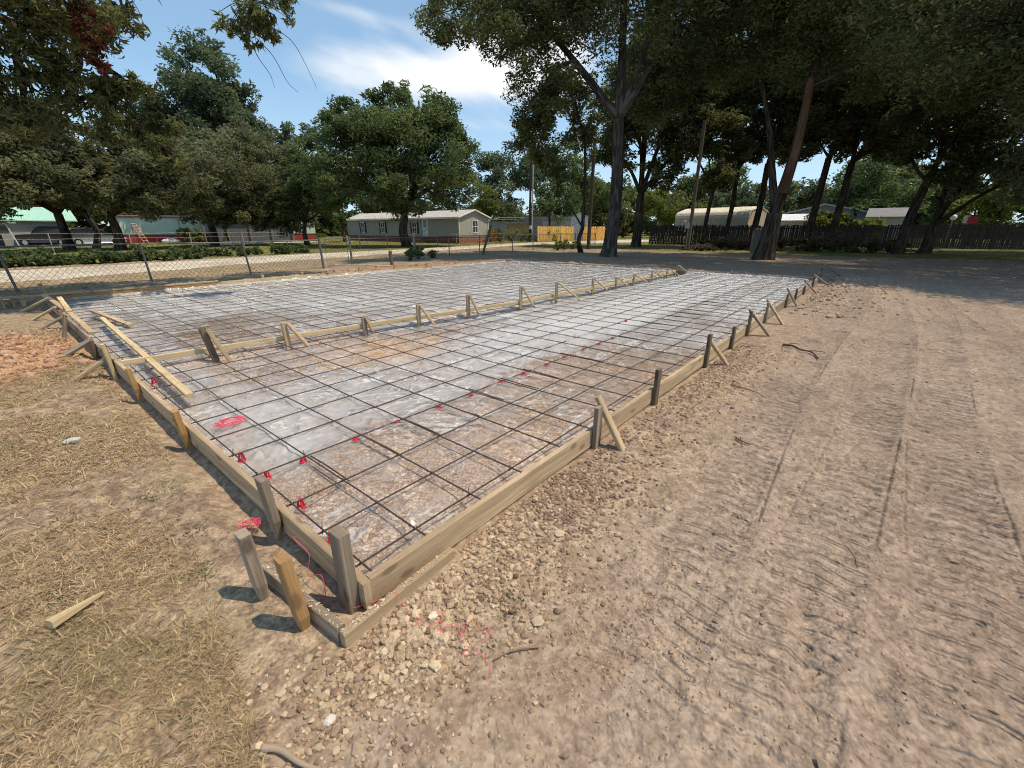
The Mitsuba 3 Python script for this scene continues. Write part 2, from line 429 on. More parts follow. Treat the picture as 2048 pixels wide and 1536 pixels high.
def ground_z(x, y):
    x, y = np.asarray(x, float), np.asarray(y, float)
    P = lambda s, k: np.stack([x * s, y * s, np.full_like(x, k)], -1)
    z = 0.035 * (meshkit.fbm(P(0.6, 1.0), 3, 1) - 0.5) + 0.022 * (meshkit.fbm(P(3.0, 2.0), 3, 2) - 0.5)
    z = z + 0.016 * (meshkit.fbm(P(13.0, 3.0), 3, 3) - 0.5)
    dirt = sst(-0.55, -1.0, y) * sst(-0.4, 0.1, x)
    z += dirt * 0.034 * (meshkit.fbm(P(8.0, 4.0), 4, 5) - 0.5)
    for y0, w, ph in LANES:
        c = y0 + 0.16 * np.sin(x / 2.9 + ph) + 0.035 * (x - 2) * (0.5 - (ph % 1.0))
        d = np.abs(y - c)
        on = sst(w * 0.62, w * 0.45, d) * dirt * sst(17, 13, x) * np.clip(0.25 + 1.5 * (meshkit.fbm(P(0.9, ph), 2, 8)), 0.15, 1)
        z += -on * 0.010 + 0.018 * np.exp(-((d - w * 0.6) / 0.045)**2) * dirt * np.clip(meshkit.fbm(P(2.3, ph + 3), 2, 9) * 2 - 0.6, 0, 1)
    # crack and deep rut by the photographer's right
    c = -1.62 - 0.16 * np.abs(x - 1.22) * np.sign(1.22 - x)
    z -= 0.03 * np.exp(-((y - c) / 0.035)**2) * sst(0.7, 0.85, x) * sst(1.35, 1.15, x)
    # spoil along the far forms, the back forms and right of them
    n = meshkit.fbm(P(1.4, 7.0), 3, 12)
    n2 = meshkit.fbm(P(4.5, 8.0), 3, 13)
    z += sst(12.15, 12.6, y) * sst(13.9, 12.9, y) * sst(-2.5, 0, x) * sst(15, 12, x) * (0.03 + 0.22 * n * n2 * 1.8)
    z += sst(15.2, 15.7, x) * sst(17.6, 16.2, x) * sst(-1, 1, y) * sst(14.5, 13, y) * (0.02 + 0.12 * n * n2 * 1.8)
    z += sst(-0.35, -0.8, y) * sst(-2.6, -1.3, y) * sst(9.0, 12.0, x) * sst(20, 17, x) * 0.16 * n
    z += np.exp(-(((x + 1.1) / 0.7)**2 + ((y - 6.9) / 1.2)**2)) * 0.07 * (0.5 + n2)
    r = np.hypot(x - 8, y - 6)
    z *= 1 - 0.6 * sst(25, 45, r)
    # a shallow gutter along the left board
    z -= 0.05 * np.exp(-((x + 0.16) / 0.09)**2) * sst(0.2, 0.7, y) * sst(11.5, 10.5, y)
    inside = (x > XL + 0.03) & (x < XB - 0.03) & (y > YR + 0.03) & (y < YF - 0.03)
    z = np.where(inside, -0.03, z)
    return z


GX, GY = np.meshgrid(gx, gy, indexing='ij')
GZ = ground_z(GX, GY)
gi, gj = np.meshgrid(np.arange(len(gx) - 1), np.arange(len(gy) - 1), indexing='ij')
hole = (gx[gi] > 0.15) & (gx[gi + 1] < XB - 0.2) & (gy[gj] > 0.1) & (gy[gj + 1] < YF - 0.2)
gi, gj = gi[~hole], gj[~hole]
ny = len(gy)
quads = np.stack([gi * ny + gj, (gi + 1) * ny + gj, (gi + 1) * ny + gj + 1, gi * ny + gj + 1], -1)
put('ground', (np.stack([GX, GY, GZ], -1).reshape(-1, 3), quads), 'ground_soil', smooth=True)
tag('ground', 'bare tan soil with track marks, dry grass on the left and shade under the trees', kind='structure')


def gz(x, y):
    return float(ground_z(np.array([x]), np.array([y]))[0])


def strip(name, near, far, z, bsdf, label, n=90, amp=0.35, seed=1):
    a, b = curve(near, n // (len(near) - 1)), curve(far, n // (len(far) - 1))
    m = min(len(a), len(b))
    a, b = a[:m], b[:m]
    k = 7
    t = np.linspace(0, 1, k)[None, :, None]
    p = a[:, None] * (1 - t) + b[:, None] * t
    j = (meshkit.fbm(np.stack([p[..., 0] * 0.6, p[..., 1] * 0.6, np.zeros(p.shape[:2])], -1), 3, seed) - 0.5)
    p[:, 0, 1] += j[:, 0] * amp * 2
    p[:, -1, 1] += j[:, -1] * amp * 2
    zz = np.full(p.shape[:2], z)
    zz[:, 0] = zz[:, -1] = -0.03
    v = np.dstack([p, zz])
    i, jj = np.meshgrid(np.arange(m - 1), np.arange(k - 1), indexing='ij')
    q = np.stack([i * k + jj, (i + 1) * k + jj, (i + 1) * k + jj + 1, i * k + jj + 1], -1).reshape(-1, 4)
    put(name, (v.reshape(-1, 3), q), bsdf, smooth=True)
    tag(name, label, kind='structure')


strip('gravel_lane', [(-60, 14.5), (-20, 16.8), (-0.6, 18.3), (7, 20.5), (14, 22.3), (22.4, 23.6), (34, 25.6), (50, 28.2)],
      [(-60, 22), (-20, 24), (-0.4, 25.0), (9.8, 27.2), (16, 27.6), (26, 28.4), (36, 30.2), (50, 30.6)], 0.035, 'lane_stone', 'pale crushed stone lane behind the chain-link fence')
strip('driveway', [(38, 25.5), (48, 22), (62, 20)], [(38, 29.0), (48, 30.3), (62, 29)], 0.045, 'lane_stone', 'pale drive widening towards the yellow board fence', seed=4)
strip('farm_track', [(14, 48.5), (22, 52), (30, 50)], [(12, 51.5), (22, 55), (30, 53)], 0.035, 'lane_stone', 'short pale strip of drive beside the far trailer', seed=5)

# ------------------------------------------------------------------ slab: gravel pad, plastic film, steel mat
DIV = [(-0.06, 4.68), (0.8, 4.50), (2.8, 4.38), (4.6, 4.15), (6.0, 3.93), (7.3, 3.88), (9.0, 3.98), (11.3, 3.95), (15.06, 4.0)]
DIVX, DIVY = np.array(DIV).T


def dip(x, y):
    yc = np.interp(x, DIVX, DIVY) - 0.12
    t = np.exp(-((y - yc) / 0.16)**4) * sst(0.1, 0.6, x) * (0.05 + 0.13 * sst(2.5, 4.5, x))
    e = 0.05 * (np.exp(-((y - YR - 0.12) / 0.13)**2) + np.exp(-((x - XL - 0.14) / 0.2)**2) + np.exp(-((YF - 0.2 - y) / 0.2)**2))
    return t + e


def sheet(xs, ys, fn):
    X, Y = np.meshgrid(xs, ys, indexing='ij')
    Z = fn(X, Y)
    i, j = np.meshgrid(np.arange(len(xs) - 1), np.arange(len(ys) - 1), indexing='ij')
    n = len(ys)
    q = np.stack([i * n + j, (i + 1) * n + j, (i + 1) * n + j + 1, i * n + j + 1], -1).reshape(-1, 4)
    return np.stack([X, Y, Z], -1).reshape(-1, 3), q


def pad_z(x, y):
    P = np.stack([x * 1.1, y * 1.1, np.zeros_like(x)], -1)
    return 0.034 + 0.022 * (meshkit.fbm(P, 3, 31) - 0.5) - dip(x, y)


def film_z(x, y):
    P = lambda a, b, k: np.stack([x * a, y * b, np.full_like(x, k)], -1)
    w = meshkit.fbm(P(0.9, 0.9, 2), 2, 33)
    r1 = 1 - 2 * np.abs(meshkit.fbm(P(2.2, 3.6, 1) + np.stack([w * 2, w * 0, w * 0], -1), 3, 34) - 0.5)
    r2 = 1 - 2 * np.abs(meshkit.fbm(P(5.6, 3.1, 1) + np.stack([w * 0, w * 3, w * 0], -1), 3, 35) - 0.5)
    wr = 0.026 * np.clip(r1 - 0.84, 0, 1) / 0.16 + 0.018 * np.clip(r2 - 0.80, 0, 1) / 0.2 + 0.008 * meshkit.fbm(P(9, 9, 3), 2, 36)
    calm = 0.45 + 0.55 * sst(0.35, 0.6, w)
    z = pad_z(x, y) + 0.014 + wr * calm
    e = np.minimum.reduce([x - XL - 0.045, y - YR - 0.045, XB - 0.045 - x, YF - 0.045 - y])
    return z + 0.09 * np.exp(-np.maximum(e, 0) / 0.025)


in0, in1, jn0, jn1 = XL + 0.042, XB - 0.042, YR + 0.042, YF - 0.042
sx = knots([(in0, 5.0, 0.028), (5.0, 9, 0.05), (9, in1, 0.09)])
sy = knots([(jn0, 3.4, 0.028), (3.4, 4.9, 0.04), (4.9, 8, 0.06), (8, jn1, 0.09)])
put('gravel_pad', sheet(sx[::2] if len(sx) % 2 else np.r_[sx[::2], sx[-1]], sy[::2] if len(sy) % 2 else np.r_[sy[::2], sy[-1]], pad_z), 'pad_gravel', smooth=True)
tag('gravel_pad', 'reddish gravel pad under the clear plastic inside the forms', kind='structure')
put('plastic_sheet', sheet(sx, sy, film_z), 'clear_film', smooth=True)
tag('plastic_sheet', 'wrinkled clear plastic sheeting spread over the gravel inside the wooden forms', 'plastic sheet')

VV = np.r_[0, 0.349, 0.712, 1.19, 1.583, 1.968, 2.413, 2.413 + 0.4064 * np.arange(1, 24)]
UU = np.r_[0, 0.310, 0.709, 1.083, 1.523, 1.919, 2.351, 2.736, 3.17, 3.547, 3.994, 3.994 + 0.4064 * np.arange(1, 28)]
VV, UU = VV[VV < 11.9], UU[UU < 14.98]
mat = thing('steel_mat', 'mat of dark steel reinforcing bars tied in a square grid above the plastic', 'rebar mat')
RZ = 0.080


def bar(p0, p1, name, z, r=0.0052, amp=0.007, seed=0):
    n = max(4, int(np.hypot(p1[0] - p0[0], p1[1] - p0[1]) / 0.55))
    t = np.linspace(0, 1, n)[:, None]
    p = np.asarray(p0, float) * (1 - t) + np.asarray(p1, float) * t
    g = np.random.default_rng(seed)
    w = np.cumsum(g.normal(0, 1, (n, 2)), 0)
    w = (w - w[:1] * (1 - t) - w[-1:] * t) * amp * 0.6
    d = unit(np.subtract(p1, p0))
    q = np.c_[p + np.outer(w[:, 0], [-d[1], d[0]]), z + np.clip(w[:, 1] * 0.8, -0.015, 0.008)]
    v, f = tube(q, r, 6)
    put(name, (v, f), 'steel_bar', mat, smooth=40)


for i, v in enumerate(VV):
    bar((-0.045, v), (XB - 0.06, v + rng.normal(0, 0.01)), 'lengthwise_bar', RZ, seed=100 + i)
for i, u in enumerate(UU):
    bar((u, -0.13), (u + rng.normal(0, 0.01), YF - 0.06), 'crosswise_bar', RZ + 0.0155, seed=300 + i)
    if 1 <= i <= 26:
        a = 0.72 + rng.normal(0, 0.06)
        bar((u + 0.022, a), (u + 0.018, a + 0.52 + rng.normal(0, 0.05)), 'lap_bar', RZ + 0.013, seed=500 + i, amp=0.012)
for i, v in enumerate(VV[8::3]):
    x0 = 5.5 + rng.normal(0, 0.5)
    bar((x0, v + 0.022), (x0 + 0.7, v + 0.020), 'lap_bar', RZ, seed=700 + i)
tw = MB()
for i, u in enumerate(UU[:16]):
    for j, v in enumerate(VV[:12]):
        if (i * 3 + j * 5) % 7 != 0:
            c = np.array([u, v, RZ + 0.008])
            a = rng.uniform(0, 3.1)
            d = np.array([math.cos(a), math.sin(a), 0]) * 0.017
            tw.add(*tube([c - d + [0, 0, -0.012], c - d * 0.9 + [0, 0, 0.015], c + d * 0.9 + [0, 0, 0.016], c + d * 1.5 + [0, 0, 0.03]], 0.0022, 4))
k = tw.put('tie_wires', 'steel_bar', mat)
tag(k, kind='stuff')

# red plastic chairs that carry the steel
chairs = [(UU[i] - 0.015, 1.19) for i in range(1, 13)] + [(0.05, 0.345), (0.06, 0.73), (0.06, 1.2), (0.05, 1.60), (0.015, 0.30), (0.07, 4.05), (UU[17], 2.41), (UU[15], 1.58)]
for i, (x, y) in enumerate(chairs):
    m = MB()
    zb = float(film_z(np.array([x]), np.array([y]))[0]) - 0.004
    ang = np.linspace(0, 2 * np.pi, 13)
    for q in range(3):
        a = q * 2.094 + i
        m.add(*tube([(x + 0.021 * math.cos(a), y + 0.021 * math.sin(a), zb + 0.003), (x + 0.010 * math.cos(a), y + 0.010 * math.sin(a), RZ - 0.010)], [0.008, 0.005], 6))
    m.add(*tube(np.c_[x + 0.021 * np.cos(ang), y + 0.021 * np.sin(ang), np.full(13, zb + 0.004)], 0.0055, 5, False))
    m.add(*tube(np.c_[x + 0.011 * np.cos(ang), y + 0.011 * np.sin(ang), np.full(13, RZ - 0.010)], 0.005, 5, False))
    c = m.put('rebar_chair', 'red_plastic', smooth=40)
    if i < 12:
        tag(c, 'small red plastic chair in the long straight row under one lengthwise steel bar', 'rebar chair', 'row of red chairs under one lengthwise bar')
    elif i < 17:
        tag(c, 'small red plastic chair close to the left form board near the corner stake', 'rebar chair', 'red chairs beside the left form')
    else:
        tag(c, ['small red plastic chair by the left form, below the diagonal yellow board', 'lone red chair far out on the slab, the farther of two apart from the row', 'lone red chair far out on the slab, the nearer of two apart from the row'][i - 17], 'rebar chair')


def tangle(name, c, r, h, n, seed, label, rad=0.0018):
    g = np.random.default_rng(seed)
    a = np.cumsum(g.normal(0.9, 0.5, n))
    rr = r * np.sqrt(g.uniform(0.05, 1, n))
    p = np.c_[c[0] + rr * np.cos(a) * 1.3, c[1] + rr * np.sin(a) * 0.9, c[2] + h * g.uniform(0.1, 1, n) * (1 - 0.6 * rr / r)]
    k = put(name, tube(curve(p, 4), rad, 4), 'pink_line')
    tag(k, label, 'string')


tangle('string_bundle', (0.20, 2.24, 0.05), 0.10, 0.06, 70, 3, 'tangled heap of bright pink string lying on the plastic sheet', 0.0020)
tangle('string_bundle', (-0.20, 0.80, 0.0), 0.05, 0.06, 60, 4, 'dark pink string bundle on the ground beside the left board', 0.0016)
g = np.random.default_rng(12)
pts = [(-0.02, -0.20, 0.06), (0.0, -0.26, 0.11), (0.0, -0.32, 0.05), (0.03, -0.38, 0.02), (0.0, -0.42, 0.03), (0.06, -0.48, 0.025), (0.02, -0.52, 0.03), (0.10, -0.55, 0.02), (0.07, -0.60, 0.03), (0.13, -0.58, 0.025), (0.16, -0.66, 0.02), (0.11, -0.68, 0.02), (0.06, -0.62, 0.02), (0.02, -0.66, 0.02), (0.06, -0.75, 0.015), (0.01, -0.80, 0.015)]
pp = []
for a, b in zip(pts[:-1], pts[1:]):
    pp += [np.array(a), (np.array(a) + b) / 2 + g.normal(0, 0.018, 3) * [1, 1, 0.4]]
pp = np.array(pp + [np.array(pts[-1])])
m = MB().add(*tube(curve(pp, 4), 0.0009, 4))
for s in range(1):
    q = pp[6 + s * 2:22 + s] + g.normal(0, 0.02, (len(pp[6 + s * 2:22 + s]), 3)) * [1, 1, 0.3]
    q[:, 2] = np.maximum(q[:, 2], 0.018)
    m.add(*tube(curve(q, 4), 0.0008, 4))
k = m.put('loose_string', 'pink_line')
tag(k, 'loose pink mason line trailing from the corner across the stones', 'string')
k = put('loose_string', tube(curve([(-0.14, 0.30, 0.165), (-0.17, 0.25, 0.20), (-0.15, 0.17, 0.14), (-0.18, 0.15, 0.05), (-0.16, 0.05, 0.10), (-0.17, 0.02, 0.01), (-0.2, -0.02, 0.03), (-0.13, -0.06, 0.015), (-0.15, -0.14, 0.03), (-0.05, -0.22, 0.05)], 6), 0.0014, 4), 'pink_line')
tag(k, 'thin pink string looped over the left board near the corner stake', 'string')
k = put('loose_string', tube(curve([(0.02, -0.135, 0.06), (0.3, -0.138, 0.058), (0.6, -0.136, 0.06), (0.95, -0.138, 0.055)], 6), 0.0035, 5), 'pink_line')
tag(k, 'pink string line stretched along the inside of the right board', 'string')

# ------------------------------------------------------------------ form boards
ORD = ['first', 'second', 'third', 'fourth', 'fifth', 'sixth', 'seventh', 'eighth', 'ninth', 'tenth', 'eleventh', 'twelfth', 'thirteenth']


def board(p0, p1, w, t, bsdf, label, side=(0, 0, 1), name='form_board', cat='board', group=None, u0=None, bow=0.0, ch=0.004):
    v, f, uv = beam(p0, p1, w, t, side, ch=ch, u0=u0, bow=bow)
    k = put(name, (v, f), bsdf, uv=uv)
    return tag(k, label, cat, group)


H, ZC = BT - BB, (BT + BB) / 2
yr = YR + 0.019
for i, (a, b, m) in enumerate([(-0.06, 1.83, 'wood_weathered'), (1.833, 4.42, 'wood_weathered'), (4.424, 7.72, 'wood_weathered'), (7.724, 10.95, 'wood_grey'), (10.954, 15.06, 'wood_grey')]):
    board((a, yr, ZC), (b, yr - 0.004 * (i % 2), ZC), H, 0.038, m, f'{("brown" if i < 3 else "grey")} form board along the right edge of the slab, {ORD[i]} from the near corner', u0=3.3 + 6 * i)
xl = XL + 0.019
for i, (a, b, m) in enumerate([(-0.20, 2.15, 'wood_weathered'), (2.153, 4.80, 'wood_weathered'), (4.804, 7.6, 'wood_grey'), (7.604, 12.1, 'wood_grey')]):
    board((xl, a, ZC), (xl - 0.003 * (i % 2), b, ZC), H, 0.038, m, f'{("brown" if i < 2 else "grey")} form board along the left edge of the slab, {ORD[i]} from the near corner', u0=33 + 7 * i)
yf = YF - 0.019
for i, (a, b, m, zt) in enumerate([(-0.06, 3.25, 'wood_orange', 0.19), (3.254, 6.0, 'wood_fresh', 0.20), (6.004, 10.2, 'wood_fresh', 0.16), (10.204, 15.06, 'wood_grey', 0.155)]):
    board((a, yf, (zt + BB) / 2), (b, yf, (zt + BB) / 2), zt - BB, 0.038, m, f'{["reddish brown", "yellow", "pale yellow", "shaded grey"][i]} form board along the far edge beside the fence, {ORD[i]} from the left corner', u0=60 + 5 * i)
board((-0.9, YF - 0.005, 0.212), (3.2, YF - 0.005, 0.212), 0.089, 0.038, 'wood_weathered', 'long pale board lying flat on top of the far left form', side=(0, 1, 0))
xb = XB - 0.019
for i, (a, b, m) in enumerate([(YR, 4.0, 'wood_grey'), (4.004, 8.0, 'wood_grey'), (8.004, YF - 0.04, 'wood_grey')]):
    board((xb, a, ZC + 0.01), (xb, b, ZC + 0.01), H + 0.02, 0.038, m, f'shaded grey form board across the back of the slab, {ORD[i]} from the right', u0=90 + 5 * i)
for i in range(len(DIV) - 1):
    a, b = DIV[i], DIV[i + 1]
    if i in (1, 3, 5, 6):
        continue
    e = {0: 2, 2: 4, 4: 6, 7: 8}[i]
    b = DIV[e] if i != 4 else DIV[7]
    board((a[0] + 0.002, a[1], 0.140), (b[0], b[1], 0.140), 0.066, 0.038, 'wood_fresh', f'yellow divider board hung across the steel mat, {ORD[(0, 2, 4, 7).index(i)]} from the left form', u0=120 + 4 * i)
# the extra corner boards in front of the near corner
board((-0.285, 0.34, 0.034), (-0.232, -0.235, 0.032), 0.085, 0.036, 'wood_grey', 'dusty short corner board on the grass side of the corner stake', u0=150)
board((-0.245, -0.262, 0.026), (0.36, -0.232, 0.018), 0.085, 0.036, 'wood_weathered', 'yellow brown corner board half buried in pale stones', u0=156)
# dust lying on those two boards is part of their worn look; loose lumber follows
board((0.26, 8.0, 0.175), (0.13, 2.99, 0.128), 0.062, 0.036, 'wood_fresh', 'long pale yellow board laid diagonally over the left form and steel', side=(1, 0, 0), name='loose_board')
board((0.05, 10.9, 0.26), (-0.02, 8.9, 0.22), 0.075, 0.036, 'wood_fresh', 'yellow board propped above the far end of the left form', side=(1, 0, 0), name='loose_board')
board((-0.1, 11.7, 0.24), (-0.03, 9.4, 0.20), 0.080, 0.036, 'wood_weathered', 'pale board lying along the left form near the far corner', side=(1, 0, 0), name='loose_board')
board((0.28, 9.1, 0.17), (0.50, 7.4, 0.10), 0.070, 0.034, 'wood_weathered', 'short bleached board resting on steel bars inside the left form', side=(1, 0, 0), name='loose_board')
board((-0.02, 8.9, 0.19), (-0.03, 6.7, 0.175), 0.07, 0.034, 'wood_weathered', 'pale board nailed on top of the left form beside the bleached one', side=(1, 0, 0), name='loose_board')
v, f, uv = beam((-0.975, 0.725, 0.030), (-0.80, 0.795, 0.016), 0.050, 0.036, (0.3, -0.8, 0.1), u0=170)
far_end = np.linalg.norm(v - [-0.80, 0.795, 0.016], axis=1) < 0.06
v[far_end] = [-0.80, 0.795, 0.016] + (v[far_end] - [-0.80, 0.795, 0.016]) * 0.25
tag(put('wood_offcut', (v, f), 'wood_fresh', uv=uv), 'pale wedge of wood lying on the dry grass', 'wood scrap')

# ------------------------------------------------------------------ stakes and braces


def stake(x, y, h, bsdf, label, lean=(0, 0), w=0.089, t=0.036, side=(1, 0, 0), tip=None, cat='stake', group=None, z0=None):
    zb = gz(x, y) - 0.03 if z0 is None else z0
    v, f, uv = beam((x, y, zb), (x + lean[0], y + lean[1], h), w, t, side, tip=tip, ch=0.005)
    return tag(put('wooden_stake', (v, f), bsdf, uv=uv), label, cat, group)


def brace(p0, p1, bsdf, label, side=(1, 0, 0), w=0.07, t=0.034):
    v, f, uv = beam(p0, p1, w, t, side, ch=0.005)
    return tag(put('stake_brace', (v, f), bsdf, uv=uv), label, 'brace')


yo = YR - 0.019
stake(-0.125, -0.115, 0.40, 'wood_grey', 'tall grey stake standing at the near corner of the forms', side=(0, 1, 0), t=0.05, w=0.085)
RS = [(1.83, 0.335, 'wood_grey', 1.90, -0.36, 0.39), (2.93, 0.35, 'wood_dark', None, 0, 0), (4.44, 0.40, 'wood_dark', 4.70, -0.36, 0.34), (5.57, 0.30, 'wood_dark', None, 0, 0), (6.46, 0.385, 'wood_dark', 6.62, -0.46, 0.39),
      (7.72, 0.355, 'wood_grey', 7.72, -0.46, 0.39), (9.72, 0.28, 'wood_dark', 10.1, -0.34, 0.38), (10.92, 0.27, 'wood_dark', None, 0, 0), (12.2, 0.22, 'wood_dark', 12.6, -0.42, 0.33), (13.85, 0.32, 'wood_dark', 14.6, -0.5, 0.36)]
for i, (x, h, m, bx, by, bh) in enumerate(RS):
    how = ['light brown', 'shade darkened brown'][m == 'wood_dark']  # dark wood tone here includes the shade on the stake sides
    stake(x, yo - 0.004, h, m, f'{how} stake against the right form boards, {ORD[i]} past the near corner stake', side=(1, 0, 0), w=0.075, t=0.036, lean=(0.0, 0.0))
    if bx:
        g0 = gz(bx, by)
        brace((bx + 0.02, by - 0.03, g0 - 0.01), (x + 0.055 + 0.012 * (i % 3), yo + 0.04, bh), 'wood_weathered' if m == 'wood_grey' or i in (2,) else 'wood_grey', f'slanted brace leaning on the {ORD[i]} stake of the right form boards', w=0.06)
stake(16.6, -0.1, 0.34, 'wood_dark', 'small dark stake past the back right corner in the shade', side=(1, 0, 0), w=0.07)
brace((17.9, -0.55, 0.02), (17.2, -0.1, 0.42), 'wood_grey', 'lone grey board propped up beyond the back right corner')
brace((15.9, -0.6, 0.04), (15.5, -0.15, 0.30), 'wood_grey', 'pale short board leaning at the back right corner')

LS = [(0.60, 0.36, 'wood_grey', 0.085), (2.17, 0.295, 'wood_orange', 0.085), (3.66, 0.31, 'wood_orange', 0.08)]
for i, (y, h, m, w) in enumerate(LS):
    stake(XL - 0.024, y, h, m, f'{["grey", "orange brown", "orange brown"][i]} pointed stake driven against the left form boards, {ORD[i]} past the near corner', side=(0, 1, 0), w=w, t=0.04, tip=0.13, lean=(-0.02, 0.015), z0=-0.02)
stake(XL - 0.03, 4.80, 0.35, 'wood_fresh', 'yellow stake at the left end of the divider board', side=(0, 1, 0), w=0.085, lean=(-0.02, 0.03))
stake(XL - 0.02, 4.93, 0.34, 'wood_orange', 'second stake pressed beside the yellow one at the divider end', side=(0, 1, 0), w=0.07, lean=(-0.01, 0.0))
brace((-0.44, 4.92, 0.0), (-0.13, 4.86, 0.20), 'wood_weathered', 'slanted brace outside the left form near the divider end', side=(0, 1, 0), w=0.085)
brace((-0.42, 6.25, 0.0), (-0.12, 6.05, 0.20), 'wood_grey', 'broad grey brace board leaning outside the left form', side=(0, 1, 0), w=0.14)
stake(-0.125, 6.0, 0.20, 'wood_dark', 'short dark stake behind the broad grey brace', side=(0, 1, 0), w=0.09)
stake(-0.27, 7.62, 0.36, 'wood_grey', 'broad grey slab of wood leaning beside the orange clay spoil', lean=(0.10, -0.05), side=(0, 1, 0), w=0.16)
stake(-0.14, 8.75, 0.27, 'wood_orange', 'orange brown pointed stake beside the far part of the left form', side=(0, 1, 0), w=0.085, tip=0.12)
brace((-0.43, 8.75, 0.0), (-0.14, 8.6, 0.18), 'wood_grey', 'short grey brace low against the far part of the left form', side=(0, 1, 0), w=0.10)
brace((-0.45, 9.9, 0.0), (-0.12, 9.7, 0.22), 'wood_weathered', 'pale brace below the yellow propped board', side=(0, 1, 0), w=0.08)
brace((-0.52, 11.3, 0.0), (-0.10, 11.0, 0.25), 'wood_fresh', 'yellow brace near the far left corner of the forms', side=(0, 1, 0), w=0.09)
stake(-0.70, 12.2, 0.24, 'wood_fresh', 'yellow stake outside the far left corner, the outer one of a pair', side=(0, 1, 0), w=0.085)
stake(-0.56, 12.15, 0.24, 'wood_orange', 'orange stake outside the far left corner, the inner one of a pair', side=(0, 1, 0), w=0.085)
stake(-0.42, 12.18, 0.16, 'wood_fresh', 'short square yellow block beside the pair of corner stakes', side=(0, 1, 0), w=0.10, t=0.07)
stake(0.0, 12.75, 0.40, 'wood_weathered', 'pale slim stake behind the far left corner', lean=(-0.06, 0.0), side=(1, 0, 0), w=0.07)
stake(-0.345, 0.235, 0.345, 'wood_grey', 'grey stake standing free on the dry grass, outer side of the corner boards', side=(0, 1, 0), w=0.075, t=0.045, tip=0.12, lean=(-0.015, 0.02))
stake(-0.30, -0.06, 0.355, 'wood_orange', 'orange brown stake driven beside the dusty short corner board', side=(0, 1, 0), w=0.072, t=0.045, tip=0.10, lean=(-0.02, 0.03))
for i, (x, h) in enumerate([(4.35, 0.30), (5.5, 0.28), (7.45, 0.30), (8.9, 0.3), (10.4, 0.28), (11.9, 0.3), (13.4, 0.28)]):
    stake(x, YF + 0.02, h, 'wood_orange' if i > 1 else 'wood_weathered', f'small stake outside the far form boards beside the fence, {ORD[i]} from the left', side=(1, 0, 0), w=0.07)
for i, (y, h) in enumerate([(2.2, 0.26), (5.2, 0.27), (8.0, 0.28), (10.6, 0.28)]):
    stake(XB + 0.02, y, h, 'wood_grey', f'small shaded stake behind the back form boards, {ORD[i]} from the right', side=(0, 1, 0), w=0.08)

DS = [(0.78, 0.44, 'wood_dark', (0.84, -0.20)), (1.63, 0.37, 'wood_weathered', (0.16, -0.22)), (2.76, 0.29, 'wood_grey', (0.06, -0.08)), (3.71, 0.36, 'wood_weathered', (0.09, -0.26)), (4.74, 0.43, 'wood_weathered', (0.08, -0.2)),
      (6.03, 0.47, 'wood_weathered', (0.2, -0.2)), (7.23, 0.45, 'wood_weathered', (0.35, -0.48)), (9.0, 0.38, 'wood_weathered', (0.3, -0.35)), (10.24, 0.32, 'wood_weathered', (0.2, -0.3)), (11.33, 0.29, 'wood_weathered', (0.5, -0.3)), (12.68, 0.31, 'wood_weathered', (0.4, -0.35)), (14.0, 0.30, 'wood_weathered', (0.4, -0.3)), (14.95, 0.34, 'wood_grey', (0.2, -0.4))]
for i, (x, h, m, (bx, by)) in enumerate(DS):
    y = float(np.interp(x, DIVX, DIVY)) - 0.040
    z0 = float(pad_z(np.array([x]), np.array([y - 0.03]))[0]) - 0.02
    stake(x, y - 0.003, h, m, f'{"dark leaning" if i == 0 else "weathered"} stake holding the divider board, {ORD[i]} from the left', side=(1, 0, 0), w=0.072, z0=z0, lean=(-0.07, 0.02) if i == 0 else (-0.02 * (i == 1), 0.0))
    fx, fy = (x + 0.10, y - 0.13) if i == 0 else (x + 0.05 + bx * 0.8, y + by)
    brace((fx, fy, 0.02), (x + 0.02 - 0.05 * (i == 0), y - 0.035, h - 0.015), 'wood_weathered', f'slanted brace propping the {ORD[i]} stake of the divider board', w=0.045, t=0.03)

# ------------------------------------------------------------------ loose stones, clods, grass, twigs
ICO = trimesh.creation.icosphere(subdivisions=0)
ICO1 = trimesh.creation.icosphere(subdivisions=1)
OCT = trimesh.Trimesh([[1, 0, 0], [-1, 0, 0], [0, 1, 0], [0, -1, 0], [0, 0, 1], [0, 0, -1]], [[0, 2, 4], [2, 1, 4], [1, 3, 4], [3, 0, 4], [2, 0, 5], [1, 2, 5], [3, 1, 5], [0, 3, 5]], process=False)


